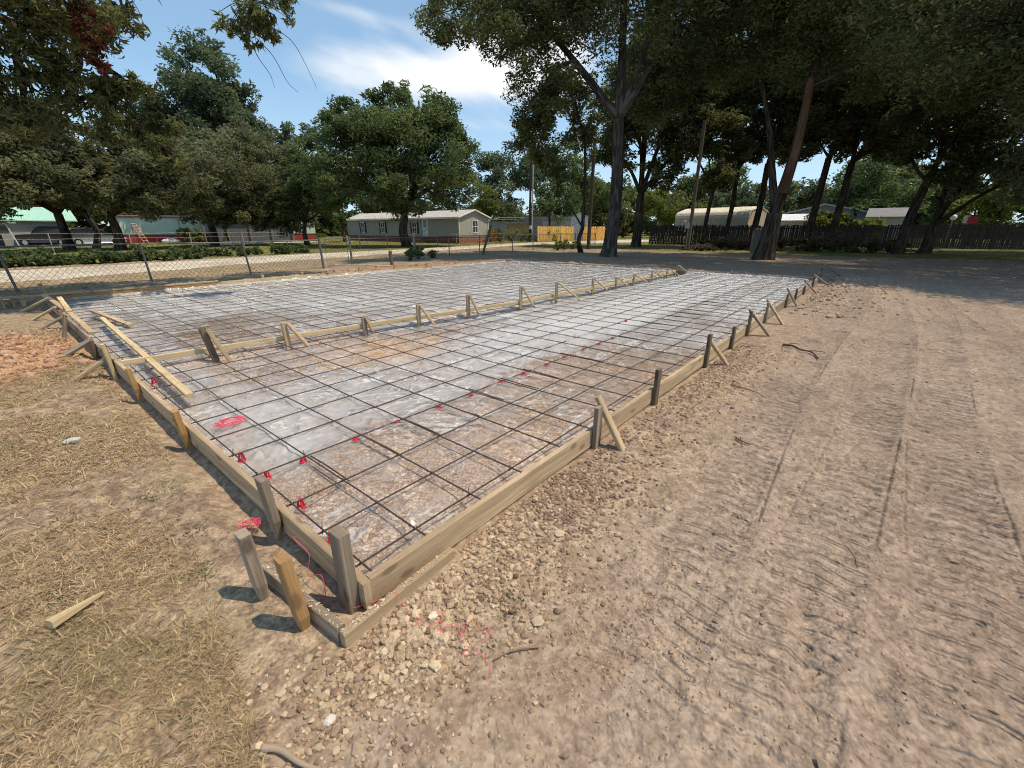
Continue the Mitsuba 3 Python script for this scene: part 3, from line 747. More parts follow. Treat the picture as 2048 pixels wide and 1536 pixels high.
def stones(name, xy, size, cols, label, seed, base=ICO, sink=0.25, flat=0.7, z0=None):
    g = np.random.default_rng(seed)
    n = len(xy)
    bv, bf = np.array(base.vertices), np.array(base.faces)
    sc = size[:, None] * g.uniform(0.7, 1.25, (n, 3)) * [1, 1, flat]
    v = bv[None] * (1 + g.uniform(-0.28, 0.28, (n, len(bv), 1))) * sc[:, None]
    a = g.uniform(0, 2 * np.pi, n)
    cs, sn = np.cos(a)[:, None], np.sin(a)[:, None]
    tx = g.normal(0, 0.35, n)[:, None]
    x, y, z = v[..., 0], v[..., 1], v[..., 2]
    y, z = y * np.cos(tx) - z * np.sin(tx), y * np.sin(tx) + z * np.cos(tx)
    v = np.stack([x * cs - y * sn, x * sn + y * cs, z], -1)
    zz = (ground_z(xy[:, 0], xy[:, 1]) if z0 is None else z0) + size * flat * (1 - 2 * sink) * 0.8
    v = v + np.c_[xy, zz][:, None]
    f = (bf[None] + (np.arange(n) * len(bv))[:, None, None]).reshape(-1, 3)
    c = np.repeat(cols, len(bv), 0)
    k = put(name, (v.reshape(-1, 3), f), 'earth', color=np.clip(c, 0.02, 0.9))
    tag(k, label, name.replace('_', ' '), kind='stuff')


def stone_cols(n, a, b, seed, var=0.12):
    g = np.random.default_rng(seed)
    t = g.uniform(0, 1, (n, 1))
    return (np.array(a) * (1 - t) + np.array(b) * t) * g.normal(1, var, (n, 1))


def clear_of_boards(p):
    x, y = p[:, 0], p[:, 1]
    ins = (x > XL - 0.02) & (y > YR - 0.025)
    near = (np.abs(y + 0.25) < 0.035) & (x > -0.3) & (x < 0.38)
    near |= (np.abs(x + 0.26) < 0.045) & (y > -0.28) & (y < 0.36)
    return p[~(ins | near)]


g = np.random.default_rng(21)
P = np.vstack([np.c_[g.normal(-0.02, 0.18, 1000), g.normal(-0.50, 0.14, 1000)],
               np.c_[g.uniform(-0.30, 1.5, 3600), -0.22 - np.abs(g.normal(0, 0.26, 3600))],
               np.c_[g.uniform(0.9, 6.0, 3800), -0.24 - np.abs(g.normal(0, 0.26, 3800))],
               np.c_[g.normal(-0.38, 0.16, 900), g.normal(-0.50, 0.2, 900)]])
P = clear_of_boards(P)
P = P[np.hypot(P[:, 0] - EYE[0], P[:, 1] - EYE[1]) > 0.45]
sz = np.clip(g.lognormal(math.log(0.0068), 0.45, len(P)), 0.0028, 0.018) * np.where((P[:, 1] < -0.55) & (P[:, 0] < 0.2), 0.72, 1.0)
tan_c = stone_cols(len(P), (0.36, 0.255, 0.16), (0.56, 0.45, 0.31), 5)
brown = stone_cols(len(P), (0.20, 0.135, 0.095), (0.33, 0.235, 0.165), 6)
mixk = (g.uniform(0, 1, len(P)) < np.clip(0.30 + 0.6 * (P[:, 0] - 0.3) - 0.5 * (P[:, 1] + 0.5), 0.25, 0.80))[:, None]
stones('loose_gravel', P, sz, np.where(mixk, brown, tan_c), 'pale limestone chips scattered round the near corner and along the right board', 22)
P = clear_of_boards(np.vstack([np.c_[g.normal(0.03, 0.15, 150), g.normal(-0.44, 0.08, 150)], np.c_[g.uniform(-0.1, 0.9, 110), -0.28 - np.abs(g.normal(0, 0.16, 110))]]))
P = P[np.hypot(P[:, 0] - EYE[0], P[:, 1] - EYE[1]) > 0.5]
stones('crushed_stone', P, np.clip(g.lognormal(math.log(0.0125), 0.3, len(P)), 0.008, 0.023), stone_cols(len(P), (0.38, 0.28, 0.18), (0.56, 0.45, 0.31), 8), 'larger pale broken stones heaped against the corner boards', 23, base=ICO1, sink=0.2)
P = np.c_[g.uniform(-0.5, 8.0, 13000), -0.6 - np.abs(g.normal(0, 1.6, 13000))]
P = P[g.uniform(0, 1, len(P)) < np.clip(1.2 - 0.35 * np.hypot(P[:, 0] - 0.6, (P[:, 1] + 0.9)), 0.25, 1)]
P = np.vstack([P, np.c_[g.normal(0.55, 0.25, 1300), g.normal(-0.95, 0.3, 1300)], np.c_[g.uniform(2.0, 9.0, 1500), -0.3 - np.abs(g.normal(0, 0.5, 1500))]])
P = P[(np.hypot(P[:, 0] - EYE[0], P[:, 1] - EYE[1]) > 0.55) & (P[:, 1] > -6)]
stones('soil_clods', P, np.clip(g.lognormal(math.log(0.0046), 0.5, len(P)), 0.0022, 0.018), stone_cols(len(P), (0.28, 0.20, 0.14), (0.48, 0.36, 0.25), 9), 'small clods of brown soil strewn over the bare dirt', 24, base=OCT, sink=0.35)
P = np.vstack([np.c_[g.normal(-1.0, 0.45, 1700), g.normal(6.9, 0.75, 1700)], np.c_[g.uniform(8, 16, 700), g.normal(13.0, 0.35, 700)], np.c_[g.uniform(-1, 8, 500), g.normal(13.0, 0.35, 500)], np.c_[g.normal(16.2, 0.4, 500), g.uniform(0, 13, 500)], np.c_[g.uniform(9, 17, 700), -0.4 - np.abs(g.normal(0, 0.7, 700))]])
P = P[P[:, 0] < 30]
cl = stone_cols(len(P), (0.34, 0.19, 0.115), (0.52, 0.36, 0.23), 10)
rt = (P[:, 1] < 0.2) & (P[:, 0] > 8)
cl[rt] = stone_cols(int(rt.sum()), (0.30, 0.22, 0.15), (0.48, 0.38, 0.26), 17)
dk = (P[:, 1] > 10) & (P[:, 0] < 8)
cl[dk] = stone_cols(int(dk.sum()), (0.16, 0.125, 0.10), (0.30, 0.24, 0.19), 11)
ok = ~((P[:, 0] > XL - .1) & (P[:, 0] < XB + .1) & (P[:, 1] > YR - .1) & (P[:, 1] < YF + .1))
P, cl = P[ok], cl[ok]
stones('clay_lumps', P, np.clip(g.lognormal(math.log(0.017), 0.55, len(P)), 0.006, 0.07), cl, 'orange clay lumps in the spoil beside and behind the forms', 25)

t_ = g.uniform(0, 1, 330)[:, None]
A_, B_, C_ = np.array([-0.28, 0.33]), np.array([-0.232, -0.235]), np.array([0.34, -0.233])
P = np.vstack([A_ + (B_ - A_) * t_[:130], np.array([-0.24, -0.262]) + (C_ - np.array([-0.24, -0.262])) * t_[130:]**1.3])
P = P + np.vstack([np.c_[g.uniform(-0.016, 0.016, 130), np.zeros(130)], np.c_[np.zeros(200), g.uniform(-0.016, 0.016, 200)]])
zt = np.r_[0.077 - 0.002 * t_[:130, 0], 0.0685 - 0.008 * t_[130:, 0]**1.3]
stones('board_grit', P, np.clip(g.lognormal(math.log(0.0032), 0.5, 330), 0.0015, 0.009), stone_cols(330, (0.40, 0.32, 0.23), (0.60, 0.50, 0.38), 18), 'pale grit lying on top of the two corner boards', 26, z0=zt)

# a few stones that lie apart
for i, (x, y, s, c, lab) in enumerate([(-0.68, 2.91, 0.06, (0.42, 0.47, 0.45), 'pale grey green flat stone alone on the dry grass'), (1.55, -0.62, 0.024, (0.30, 0.2, 0.15), 'single dark rounded stone on the dirt beside the right board'),
                                 (-0.42, -0.48, 0.022, (0.60, 0.55, 0.47), 'whitish stone at the edge of the grass near the camera'), (0.06, -0.44, 0.024, (0.72, 0.64, 0.49), 'largest cream stone on the pile at the corner board')]):
    m = ICO1.copy()
    gg = np.random.default_rng(40 + i)
    v = np.array(m.vertices) * gg.uniform(0.8, 1.15, (len(m.vertices), 1)) * [s, s * 0.72, s * (0.30 if i == 0 else 0.6)]
    v += [x, y, gz(x, y) + s * (0.12 if i == 0 else 0.30 + 0.35 * (i == 3))]
    tag(put('stone', (v, np.array(m.faces)), 'paint_matt', color=c, smooth=False), lab, 'stone')


def blades(xy, length, flatness, cols, seed, width=0.0022):
    g = np.random.default_rng(seed)
    n = len(xy)
    a = g.uniform(0, 2 * np.pi, n)
    d = np.c_[np.cos(a), np.sin(a)]
    L = length * g.uniform(0.5, 1.3, n)
    el = np.clip(g.normal(flatness, 0.28, n), 0.02, 1.4)
    z = ground_z(xy[:, 0], xy[:, 1])
    p0 = np.c_[xy, z - 0.002 + g.uniform(0, 0.006, n)]
    p1 = p0 + np.c_[d * (L * 0.55 * np.cos(el))[:, None], L * 0.55 * np.sin(el)]
    p2 = p1 + np.c_[d * (L * 0.5 * np.cos(el * 0.3))[:, None], L * 0.45 * np.sin(el * 0.3) - L * 0.06]
    s = np.c_[-d[:, 1], d[:, 0], np.zeros(n)] * (width * g.uniform(0.6, 1.4, n))[:, None]
    v = np.stack([p0 - s, p0 + s, p1 + s * 0.8, p1 - s * 0.8, p2], 1)
    f = np.array([[0, 1, 2], [0, 2, 3], [3, 2, 4]])[None] + (np.arange(n) * 5)[:, None, None]
    return v.reshape(-1, 3), f.reshape(-1, 3), np.repeat(np.clip(cols, 0.01, 0.9), 5, 0)


def grass_side(p):
    x, y = p[:, 0], p[:, 1]
    nn = meshkit.fbm(np.c_[x * 3.1, y * 3.1, np.full(len(p), 5.0)], 3, 55) - 0.5
    return x + 0.30 * nn - np.minimum(0, y + 0.25) * 2.0 < -0.20


N = 210000
d = 0.75 + 9.5 * g.uniform(0, 1, N)**1.5
a = g.uniform(math.radians(82), math.radians(146), N)
P = np.c_[EYE[0] + d * np.cos(a), EYE[1] + d * np.sin(a)]
P = P[grass_side(P)]
P = P[(np.hypot((P[:, 0] + 1.1) * 1.1, (P[:, 1] - 6.9) * 0.7) > 0.75 + 0.3 * g.uniform(0, 1, len(P))) & (P[:, 1] < 13)]
dens = meshkit.fbm(np.c_[P * 2.2, np.full(len(P), 1.0)], 3, 61)
P = P[g.uniform(0, 1, len(P)) < np.clip((dens - 0.30) * 4.0, 0.15, 1)]
n = len(P)
tone = meshkit.fbm(np.c_[P * 1.7, np.full(n, 4.0)], 3, 62)
gk = np.clip((tone - 0.57) * 4, 0, 0.5)[:, None] * (g.uniform(0, 1, (n, 1)) < 0.55)
c = stone_cols(n, (0.36, 0.265, 0.17), (0.80, 0.655, 0.42), 13, 0.2) * (1 - gk) + stone_cols(n, (0.24, 0.235, 0.11), (0.42, 0.39, 0.19), 14, 0.15) * gk
dd = np.hypot(P[:, 0] - EYE[0], P[:, 1] - EYE[1])
v, f, cc = blades(P, 0.045 + 0.006 * dd, 0.26, c, 15, width=0.0007 + 0.00050 * dd)
tag(put('dry_grass', (v, f), 'leaf', color=cc), 'short dry straw coloured grass covering the ground left of the forms', 'grass', kind='stuff')
# small green weeds between the straw and stones
W = [(-0.78, 0.36), (-0.85, 1.6), (-0.50, 1.55), (-0.62, 0.12), (-0.95, 0.95), (0.33, -0.63), (-0.7, -0.1), (-0.5, 0.62), (-0.42, 1.0)]
m = MB()
for i, (x, y) in enumerate(W):
    q = np.c_[g.normal(x, 0.045, 70), g.normal(y, 0.045, 70)]
    v, f, cc = blades(q, np.full(70, 0.018), 0.7, stone_cols(70, (0.075, 0.10, 0.04), (0.16, 0.19, 0.085), 70 + i), 80 + i, width=0.0024)
    m.add(v, f, None, cc)
tag(m.put('weeds', 'leaf', color=True), 'low grey green weeds growing flat among the dry grass near the camera', 'weeds', kind='stuff')


def twig(pts, r, label, side=(), color=(0.12, 0.08, 0.06), name='twig', cat='twig'):
    p = np.array([[x, y, gz(x, y) + h] for x, y, h in pts])
    m = MB().add(*tube(curve(p, 5), np.linspace(r, r * 0.45, len(curve(p, 5))), 7), c=color)
    for s in side:
        q = np.array([[x, y, gz(x, y) + h] for x, y, h in s])
        m.add(*tube(curve(q, 4), np.linspace(r * 0.5, r * 0.25, len(curve(q, 4))), 5), c=color)
    tag(m.put(name, 'paint_matt', color=True, smooth=50), label, cat)


twig([(6.12, -0.74, 0.025), (6.10, -0.86, 0.035), (6.02, -0.97, 0.03), (5.97, -1.10, 0.03), (5.76, -1.20, 0.02)], 0.017, 'forked dark dead branch lying on the dirt right of the forms', [[(5.99, -1.04, 0.03), (6.04, -1.14, 0.04), (6.12, -1.24, 0.02)], [(6.11, -0.8, 0.03), (6.2, -0.83, 0.05), (6.28, -0.92, 0.02)]], (0.10, 0.065, 0.05), 'dead_branch', 'branch')
twig([(2.66, -0.98, 0.012), (2.62, -1.02, 0.02), (2.60, -1.10, 0.012)], 0.007, 'small dark twisted twig on the dirt in front of the right board', [[(2.62, -1.02, 0.02), (2.74, -1.0, 0.012)], [(2.62, -1.03, 0.015), (2.54, -1.06, 0.01)]])
twig([(3.95, -0.62, 0.012), (3.85, -0.85, 0.016), (3.75, -0.98, 0.01)], 0.008, 'straight thin stick lying across the dirt beside the dark stake', color=(0.25, 0.17, 0.11))
twig([(-0.60, -0.40, 0.012), (-0.565, -0.45, 0.016), (-0.54, -0.54, 0.012), (-0.50, -0.62, 0.012)], 0.012, 'pale grey stick on the stones closest to the camera', color=(0.36, 0.28, 0.20))
twig([(1.60, -1.80, 0.010), (1.70, -1.78, 0.018), (1.80, -1.72, 0.012)], 0.0028, 'thin curved stem standing from the tracked dirt', color=(0.3, 0.23, 0.15))
twig([(0.24, -0.86, 0.010), (0.16, -0.80, 0.015), (0.08, -0.76, 0.01)], 0.0045, 'brown twig among the stones below the pink line', color=(0.26, 0.18, 0.12))
twig([(9.4, 13.1, 0.05), (8.6, 13.35, 0.12), (7.3, 13.5, 0.28)], 0.035, 'bleached branch lying on the soil in front of the fence gate', color=(0.45, 0.36, 0.26), name='dead_branch', cat='branch')

# ------------------------------------------------------------------ chain-link fence
FP = [(-9.5, 13.6), (-4.4, 14.5), (-0.35, 15.3), (2.5, 15.8), (5.4, 15.9), (8.2, 16.0)]
FQ = [(9.9, 16.7), (14.5, 18.0), (17.2, 18.3), (20.2, 18.7), (24.0, 19.1), (26.7, 19.3), (31.5, 20.0), (34.2, 20.2), (38.5, 20.6)]
fence = thing('chain_link_fence', 'grey chain-link fence with slim round posts between the slab and the pale lane', 'fence')
FH = 1.14


def wires(m, a, b, h0, h1, step=0.15, r=0.0026):
    a, b = np.array(a, float), np.array(b, float)
    L = np.linalg.norm(b - a)
    d = (b - a) / L
    n = np.array([-d[1], d[0], 0]) * r
    k = h1 - h0
    s = np.arange(-k, L, step)
    for sg in (1, -1):
        t0 = np.clip(s, 0, L)
        t1 = np.clip(s + k, 0, L)
        z0 = h0 + (t0 - s)
        z1 = h0 + (t1 - s)
        ok = t1 - t0 > 0.02
        if sg < 0:
            t0, t1 = L - t0, L - t1
        p0 = np.c_[a[0] + d[0] * t0, a[1] + d[1] * t0, z0][ok]
        p1 = np.c_[a[0] + d[0] * t1, a[1] + d[1] * t1, z1][ok]
        up = np.array([d[0], d[1], -sg]) * r * 0.8
        ring0 = np.stack([p0 + n, p0 - n * 0.5 + up, p0 - n * 0.5 - up], 1)
        ring1 = np.stack([p1 + n, p1 - n * 0.5 + up, p1 - n * 0.5 - up], 1)
        v = np.concatenate([ring0, ring1], 1)
        f = np.array([[0, 1, 4], [0, 4, 3], [1, 2, 5], [1, 5, 4], [2, 0, 3], [2, 3, 5]])[None] + (np.arange(len(v)) * 6)[:, None, None]
        m.add(v.reshape(-1, 3), f.reshape(-1, 3))


mesh = MB()
for seq in (FP, FQ):
    for i, q in enumerate(seq):
        end = (seq is FP and i == len(seq) - 1) or (seq is FQ and i == 0)
        r = 0.045 if end else 0.030
        v, f = tube([(q[0], q[1], -0.1), (q[0] - (0.04 if i % 2 else 0.1) * (seq is FP), q[1], FH + 0.02 + 0.06 * end)], r, 10)
        put('post', (v, f), 'galvanised', fence, smooth=40)
    if True:
        tops = [(q[0] - (0.04 if i % 2 else 0.1) * (seq is FP), q[1], FH - 0.02 - 0.03 * ((i * 7) % 3 == 1)) for i, q in enumerate(seq)]
        put('top_rail', tube(curve(tops, 5), 0.022, 8), 'galvanised', fence, smooth=40)
    for a, b in zip(seq[:-1], seq[1:]):
        wires(mesh, a, b, 0.03, FH - 0.04)
k = mesh.put('wire_mesh', 'galvanised', fence)
tag(k, kind='stuff')
gate = thing('fence_gate', 'narrow chain-link gate between two thick posts, beside the pale lane', 'gate')
ga, gb = (8.42, 16.09), (9.72, 16.63)
put('frame', tube([(*ga, 0.08), (*ga, FH), (*gb, FH + 0.02), (*gb, 0.08), (*ga, 0.08)], 0.022, 6), 'galvanised', gate)
m = MB()
wires(m, ga, gb, 0.1, FH - 0.02)
tag(m.put('wire_mesh', 'galvanised', gate), kind='stuff')
put('latch', box((gb[0] - 0.02, gb[1] - 0.02, 0.75), (0.1, 0.06, 0.06), 0.4), 'galvanised', gate)
v, f, uv = beam((19.6, 17.9, -0.05), (20.9, 18.3, 1.75), 0.13, 0.12, ch=0.02)
tag(put('leaning_post', (v, f), 'wood_dark', uv=uv), 'dark wooden post leaning to the right against the chain-link fence', 'post')
v, f, uv = beam((11.1, 15.4, -0.05), (11.05, 15.4, 0.62), 0.13, 0.12, ch=0.02)
tag(put('wooden_post', (v, f), 'wood_dark', uv=uv), 'short rotten dark post stump in front of the fence', 'post')

# ------------------------------------------------------------------ trees
LEAF_TONES = {'dark': ((0.060, 0.074, 0.034), (0.25, 0.27, 0.11)), 'olive': ((0.10, 0.115, 0.06), (0.31, 0.32, 0.17)), 'green': ((0.050, 0.082, 0.036), (0.24, 0.30, 0.12)),
              'light': ((0.10, 0.135, 0.035), (0.24, 0.27, 0.07)), 'blue': ((0.07, 0.10, 0.058), (0.22, 0.27, 0.145)), 'woods': ((0.07, 0.095, 0.04), (0.20, 0.235, 0.09)), 'brown': ((0.07, 0.03, 0.02), (0.17, 0.075, 0.045))}


def leaf_cloud(blobs, tone, seed, dens=1.0, px=6.5, lay=0.55, thin=0.40, clump=(0.17, 0.36)):
    """leaves as small folded diamonds in clumps; returns mesh arrays and the clump centres of every blob"""
    g = np.random.default_rng(seed)
    V, C, hubs = [], [], []
    lo, hi = (np.array(q) for q in LEAF_TONES[tone])
    for b in blobs:
        c, r = np.array(b[:3]), b[3]
        sq = b[4] if len(b) > 4 else 0.85
        dist = np.linalg.norm(c - EYE)
        rpx = r * 855 / dist
        n = int(np.clip(1.35 * rpx * rpx * (6.5 / px)**2 * dens, 60, 20000))
        L = px * dist / 855
        to = (c - EYE) / dist
        if (c[2] - EYE[2] - r) / np.hypot(c[0] - EYE[0], c[1] - EYE[1]) > 0.42 or np.degrees(np.arccos(np.clip(unit(FWD[:2]) @ unit(to[:2]), -1, 1))) - np.degrees(r / dist) > 52:
            n, L = n // 5, L * 2.1      # shade-giving crowns above and beside the view need no fine leaves
        nc = int(np.clip(12 + rpx * 0.42, 14, 75))
        u = g.normal(0, 1, (nc, 3))
        u /= np.linalg.norm(u, axis=1, keepdims=True)
        cc = c + u * (g.uniform(0.12, 1, (nc, 1))**0.55) * r * 0.86 * [1, 1, sq]
        hubs.append(cc)
        rc = r * g.uniform(clump[0], clump[1], nc)
        wt = rc**2 / (rc**2).sum()
        ci = g.choice(nc, n, p=wt)
        o = g.normal(0, 1, (n, 3))
        o /= np.linalg.norm(o, axis=1, keepdims=True)
        p = cc[ci] + o * (g.uniform(0, 1, (n, 1))**0.42) * rc[ci][:, None] * [1, 1, 0.72]
        d = g.normal(0, 1, (n, 3))
        d[:, 2] = d[:, 2] * lay - 0.25
        d /= np.linalg.norm(d, axis=1, keepdims=True)
        s = np.cross(d, g.normal(0, 1, (n, 3)) * [0.7, 0.7, 1.2])
        s /= np.linalg.norm(s, axis=1, keepdims=True) + 1e-9
        ll = L * g.uniform(0.65, 1.35, (n, 1))
        w = ll * thin * 0.5
        fold = np.cross(s, d) * w * 0.5
        V.append(np.stack([p - d * ll * 0.5, p + s * w + fold, p + d * ll * 0.5, p - s * w + fold], 1).reshape(-1, 3))
        t = np.clip(g.uniform(0, 1, nc)[ci] * 0.65 + g.uniform(0, 1, n) * 0.45, 0, 1)[:, None]
        C.append(np.repeat((lo * (1 - t) + hi * t) * g.normal(1, 0.12, (n, 1)), 4, 0))
    V = np.vstack(V)
    q = np.arange(len(V)).reshape(-1, 4)
    F = np.vstack([q[:, [0, 1, 2]], q[:, [0, 2, 3]]])
    return V, F, np.clip(np.vstack(C), 0.008, 0.8), hubs


def trunk_tube(m, pts, r0, r1, sides=12, flare=0.0, seed=0):
    p = curve(pts, 7)
    n = len(p)
    t = np.linspace(0, 1, n)
    r = r0 + (r1 - r0) * t
    if flare:
        h = np.linalg.norm(p - p[0], axis=1)
        r = r + flare * np.exp(-h / 0.45)
    v, f = tube(p, r, sides, caps=False)
    # split the seam so that the bark's uv runs round
    v = v.reshape(n, sides, 3)
    v = np.concatenate([v, v[:, :1]], 1)
    g = np.random.default_rng(seed)
    if flare:
        lob = 1 + 0.10 * np.exp(-np.linalg.norm(p - p[0], axis=1) / 0.9)[:, None] * np.sin(np.arange(sides + 1) / sides * 2 * np.pi * 4 + g.uniform(0, 6))[None]
        v = p[:, None] + (v - p[:, None]) * lob[..., None]
    i, j = np.meshgrid(np.arange(n - 1), np.arange(sides), indexing='ij')
    k = sides + 1
    q = np.stack([i * k + j, i * k + j + 1, (i + 1) * k + j + 1, (i + 1) * k + j], -1).reshape(-1, 4)
    ln = np.r_[0, np.cumsum(np.linalg.norm(np.diff(p, axis=0), axis=1))]
    circ = max(r0, 0.04) * 2 * np.pi
    uv = np.stack(np.broadcast_arrays(np.arange(k)[None] / sides * circ + g.uniform(0, 9), ln[:, None]), -1).reshape(-1, 2)
    m.add(v.reshape(-1, 3), q, uv)


def tree(label, base, blobs, tone, seed, r0=0.3, fork=None, limbs=None, barkm='bark_brown', dens=1.0, px=6.5, flare=0.12, twigs=7, lay=0.55, thin=0.40, group=None, extra=None, name='tree', lean=(0, 0)):
    t = thing(name, label, 'tree', group)
    V, F, C, hubs = leaf_cloud(blobs, tone, seed, dens, px, lay, thin)
    g = np.random.default_rng(seed + 1)
    m = MB()
    base = np.array([base[0], base[1], -0.12])
    cen = np.mean([b[:3] for b in blobs], 0)
    fh = fork if fork else max(1.2, min(b[2] - 0.6 * b[3] for b in blobs))
    top = np.array([base[0] + lean[0], base[1] + lean[1], fh])
    mid = base + (top - base) * 0.5 + np.r_[g.normal(0, 0.12, 2), 0]
    trunk_tube(m, [base, mid, top], r0, r0 * 0.78, 14, flare, seed)
    lims = []
    if limbs:
        for pts, a, b in limbs:
            trunk_tube(m, [top] + [np.array(q) for q in pts], a, b, 9, 0, seed)
            lims.append(curve([top] + [np.array(q) for q in pts], 6))
    for b, cc in zip(blobs, hubs):
        c = np.array(b[:3])
        if lims:
            al = np.vstack(lims)
            s = al[np.argmin(np.linalg.norm(al - c, axis=1) + 0.3 * np.maximum(al[:, 2] - c[2], 0))]
        else:
            s = top
        d = np.linalg.norm(c - s)
        md = (s + c) / 2 + np.r_[g.normal(0, 0.08 * d, 2), 0.08 * d]
        rr = min(r0 * (0.5 if not lims else 0.25), 0.04 + 0.035 * d)
        if d > 0.3:
            trunk_tube(m, [s, md, c], rr, rr * 0.3, 7, 0, seed)
        lp = curve([s, md, c], 6)
        for q in cc[g.permutation(len(cc))[:twigs]]:
            a = lp[g.integers(3, len(lp))]
            trunk_tube(m, [a, (a + q) / 2 + g.normal(0, 0.06 * b[3], 3), q], rr * 0.28, rr * 0.07, 5, 0, seed)
    m.put('trunk', barkm, t, smooth=True, uv=True)
    put('crown', (V, F), 'leaf', t, color=C)
    if extra:
        extra(t)
    return t


T1 = [(19.5, 13.1, 10.8, 2.6), (16.9, 13.9, 10.1, 2.24), (14.4, 14.4, 9.9, 1.65), (22.8, 11.6, 13.4, 4.6), (24.3, 8.4, 11.1, 3.1), (20.2, 13.8, 8.5, 2.0), (21.4, 15.6, 6.6, 1.7), (25.7, 10.3, 9.0, 2.7), (24.4, 9.2, 8.6, 1.9), (20.1, 12.2, 14.2, 4.0), (24.6, 7.8, 14.0, 4.1), (18.2, 13.4, 11.4, 1.8), (20.6, 14.6, 7.4, 1.5)]
tree('tall forked tree with grey trunk and spreading limbs behind the back forms', (22.88, 10.85), T1, 'dark', 201, r0=0.37, fork=7.0, barkm='bark_grey', flare=0.16, twigs=9, thin=0.36, dens=0.8,
     limbs=[([(21.9, 12.0, 8.6), (20.7, 13.0, 10.0), (18.6, 13.6, 11.2), (16.5, 14.0, 10.9)], 0.22, 0.06), ([(22.9, 10.9, 9.5), (22.8, 11.1, 13.5), (22.7, 11.4, 16.5)], 0.27, 0.08),
            ([(23.3, 9.9, 8.6), (23.9, 8.6, 10.8), (24.8, 7.2, 13.5)], 0.21, 0.06), ([(23.1, 10.2, 8.9), (23.4, 9.4, 11.5), (23.6, 9.0, 14.5)], 0.16, 0.05)])


def bare_stripe(t):
    m = MB()
    trunk_tube(m, [(25.52, 2.98, 3.2), (25.40, 2.78, 4.6), (25.30, 2.70, 6.4), (25.27, 2.70, 7.9)], 0.22, 0.15, 12, 0, 5)
    tag(m.put('bare_wood', 'bark_bare', t, smooth=True, uv=True), 'strip of orange brown wood where the bark has peeled off')


T2 = [(25.5, 4.8, 12.4, 3.7), (26.2, 6.0, 10.0, 2.4), (25.9, 2.6, 9.2, 2.4), (25.0, 1.9, 10.7, 2.8), (25.5, 4.5, 14.6, 4.6), (25.2, 0.3, 7.9, 1.8), (22.0, 1.0, 13.5, 3.0), (22.2, -2.0, 13.0, 3.0), (22.0, 5.0, 14.0, 3.0), (29.5, 1.5, 13.0, 4.0), (29.0, 6.0, 13.5, 4.0)]
tree('thick double trunked tree with orange peeled trunk right of the back forms', (25.82, 3.35), T2, 'dark', 202, r0=0.45, fork=2.3, barkm='bark_brown', flare=0.15, twigs=8, thin=0.36, extra=bare_stripe, lean=(-0.1, -0.15), dens=0.7,
     limbs=[([(25.7, 2.90, 4.3), (25.55, 2.75, 6.5), (25.4, 2.75, 10.0), (25.3, 3.3, 13.0)], 0.29, 0.10), ([(26.2, 3.75, 4.2), (26.4, 4.35, 6.5), (26.0, 5.2, 9.0)], 0.22, 0.08)])
T3 = [(36.4, 15.7, 10.4, 4.3), (37.7, 12.7, 8.5, 3.1), (34.6, 17.1, 7.5, 2.4), (37.2, 13.8, 6.1, 2.0), (37.5, 15.7, 13.7, 3.9), (35.6, 17.6, 11.0, 3.0), (38.5, 13.0, 12.5, 3.6)]
tree('dark tree whose trunk stands just right of the tall forked tree', (36.7, 15.5), T3, 'dark', 203, r0=0.40, fork=4.3)
T4 = [(25.1, 15.5, 9.3, 2.1), (25.6, 14.7, 7.1, 1.5), (24.2, 16.8, 6.0, 1.4), (24.9, 15.8, 4.8, 0.9)]
tree('slender tree with thin side branch, left of the tall forked tree', (25.68, 14.38), T4, 'dark', 204, r0=0.16, fork=1.6, flare=0.06, dens=0.85,
     limbs=[([(25.7, 14.4, 4.0), (25.6, 14.5, 6.5), (25.3, 15.2, 9.0)], 0.13, 0.05), ([(25.1, 15.4, 3.4), (24.5, 16.4, 5.4)], 0.06, 0.03)])
FENCE_TREES = 'thin trees along the dark board fence'
SMALL = [((37.6, 10.2), [(37.3, 10.7, 8.2, 2.6), (37.6, 9.6, 5.4, 1.7), (37.0, 11.6, 10.6, 2.4), (38.5, 12.0, 13.5, 4.2), (42.5, 11.5, 11.5, 4.0)], 0.17, 'thin dark tree in front of the left part of the cream carport'),
         ((40.2, 9.3), [(40.8, 9.5, 11.0, 3.1), (39.8, 9.4, 7.4, 2.1), (41.3, 7.4, 8.4, 2.1), (41.5, 8.5, 14.0, 4.5), (40.5, 8.3, 7.3, 1.6), (44.5, 6.0, 11.0, 4.2)], 0.20, 'thin forked dark tree in front of the middle of the cream carport'),
         ((40.7, 7.3), [(40.7, 5.1, 10.6, 2.8), (40.7, 5.1, 7.4, 1.8), (40.9, 3.8, 8.6, 1.8), (42.5, 5.0, 14.0, 4.5), (41.5, 6.6, 11.0, 2.6), (40.5, 6.3, 7.5, 1.8)], 0.26, 'dark tree in front of the right end of the cream carport'),
         ((41.0, 3.4), [(41.0, 2.9, 10.9, 3.1), (41.0, 2.6, 8.1, 1.6), (41.2, 0.7, 9.7, 2.6), (42.5, 0.5, 13.5, 4.5), (41.2, 2.3, 7.4, 1.6), (41.5, 4.0, 8.0, 1.6), (45.5, 0.5, 11.0, 4.4)], 0.27, 'dark tree in front of the white roofed building behind the fence'),
         ((41.6, 2.0), [(41.3, 1.2, 12.0, 2.8), (42.0, 0.3, 7.9, 1.8), (42.5, -2.5, 11.5, 4.0), (41.5, 0.3, 7.0, 1.6), (41.5, -1.2, 7.5, 1.8), (46.5, -4.5, 11.0, 4.4)], 0.28, 'dark leaning tree in front of the blue grey house gable')]
for i, (b, bl, r, lab) in enumerate(SMALL):
    tree(lab, b, bl, 'dark', 210 + i, r0=r, flare=0.06, twigs=6, lean=(0.1, -0.25))
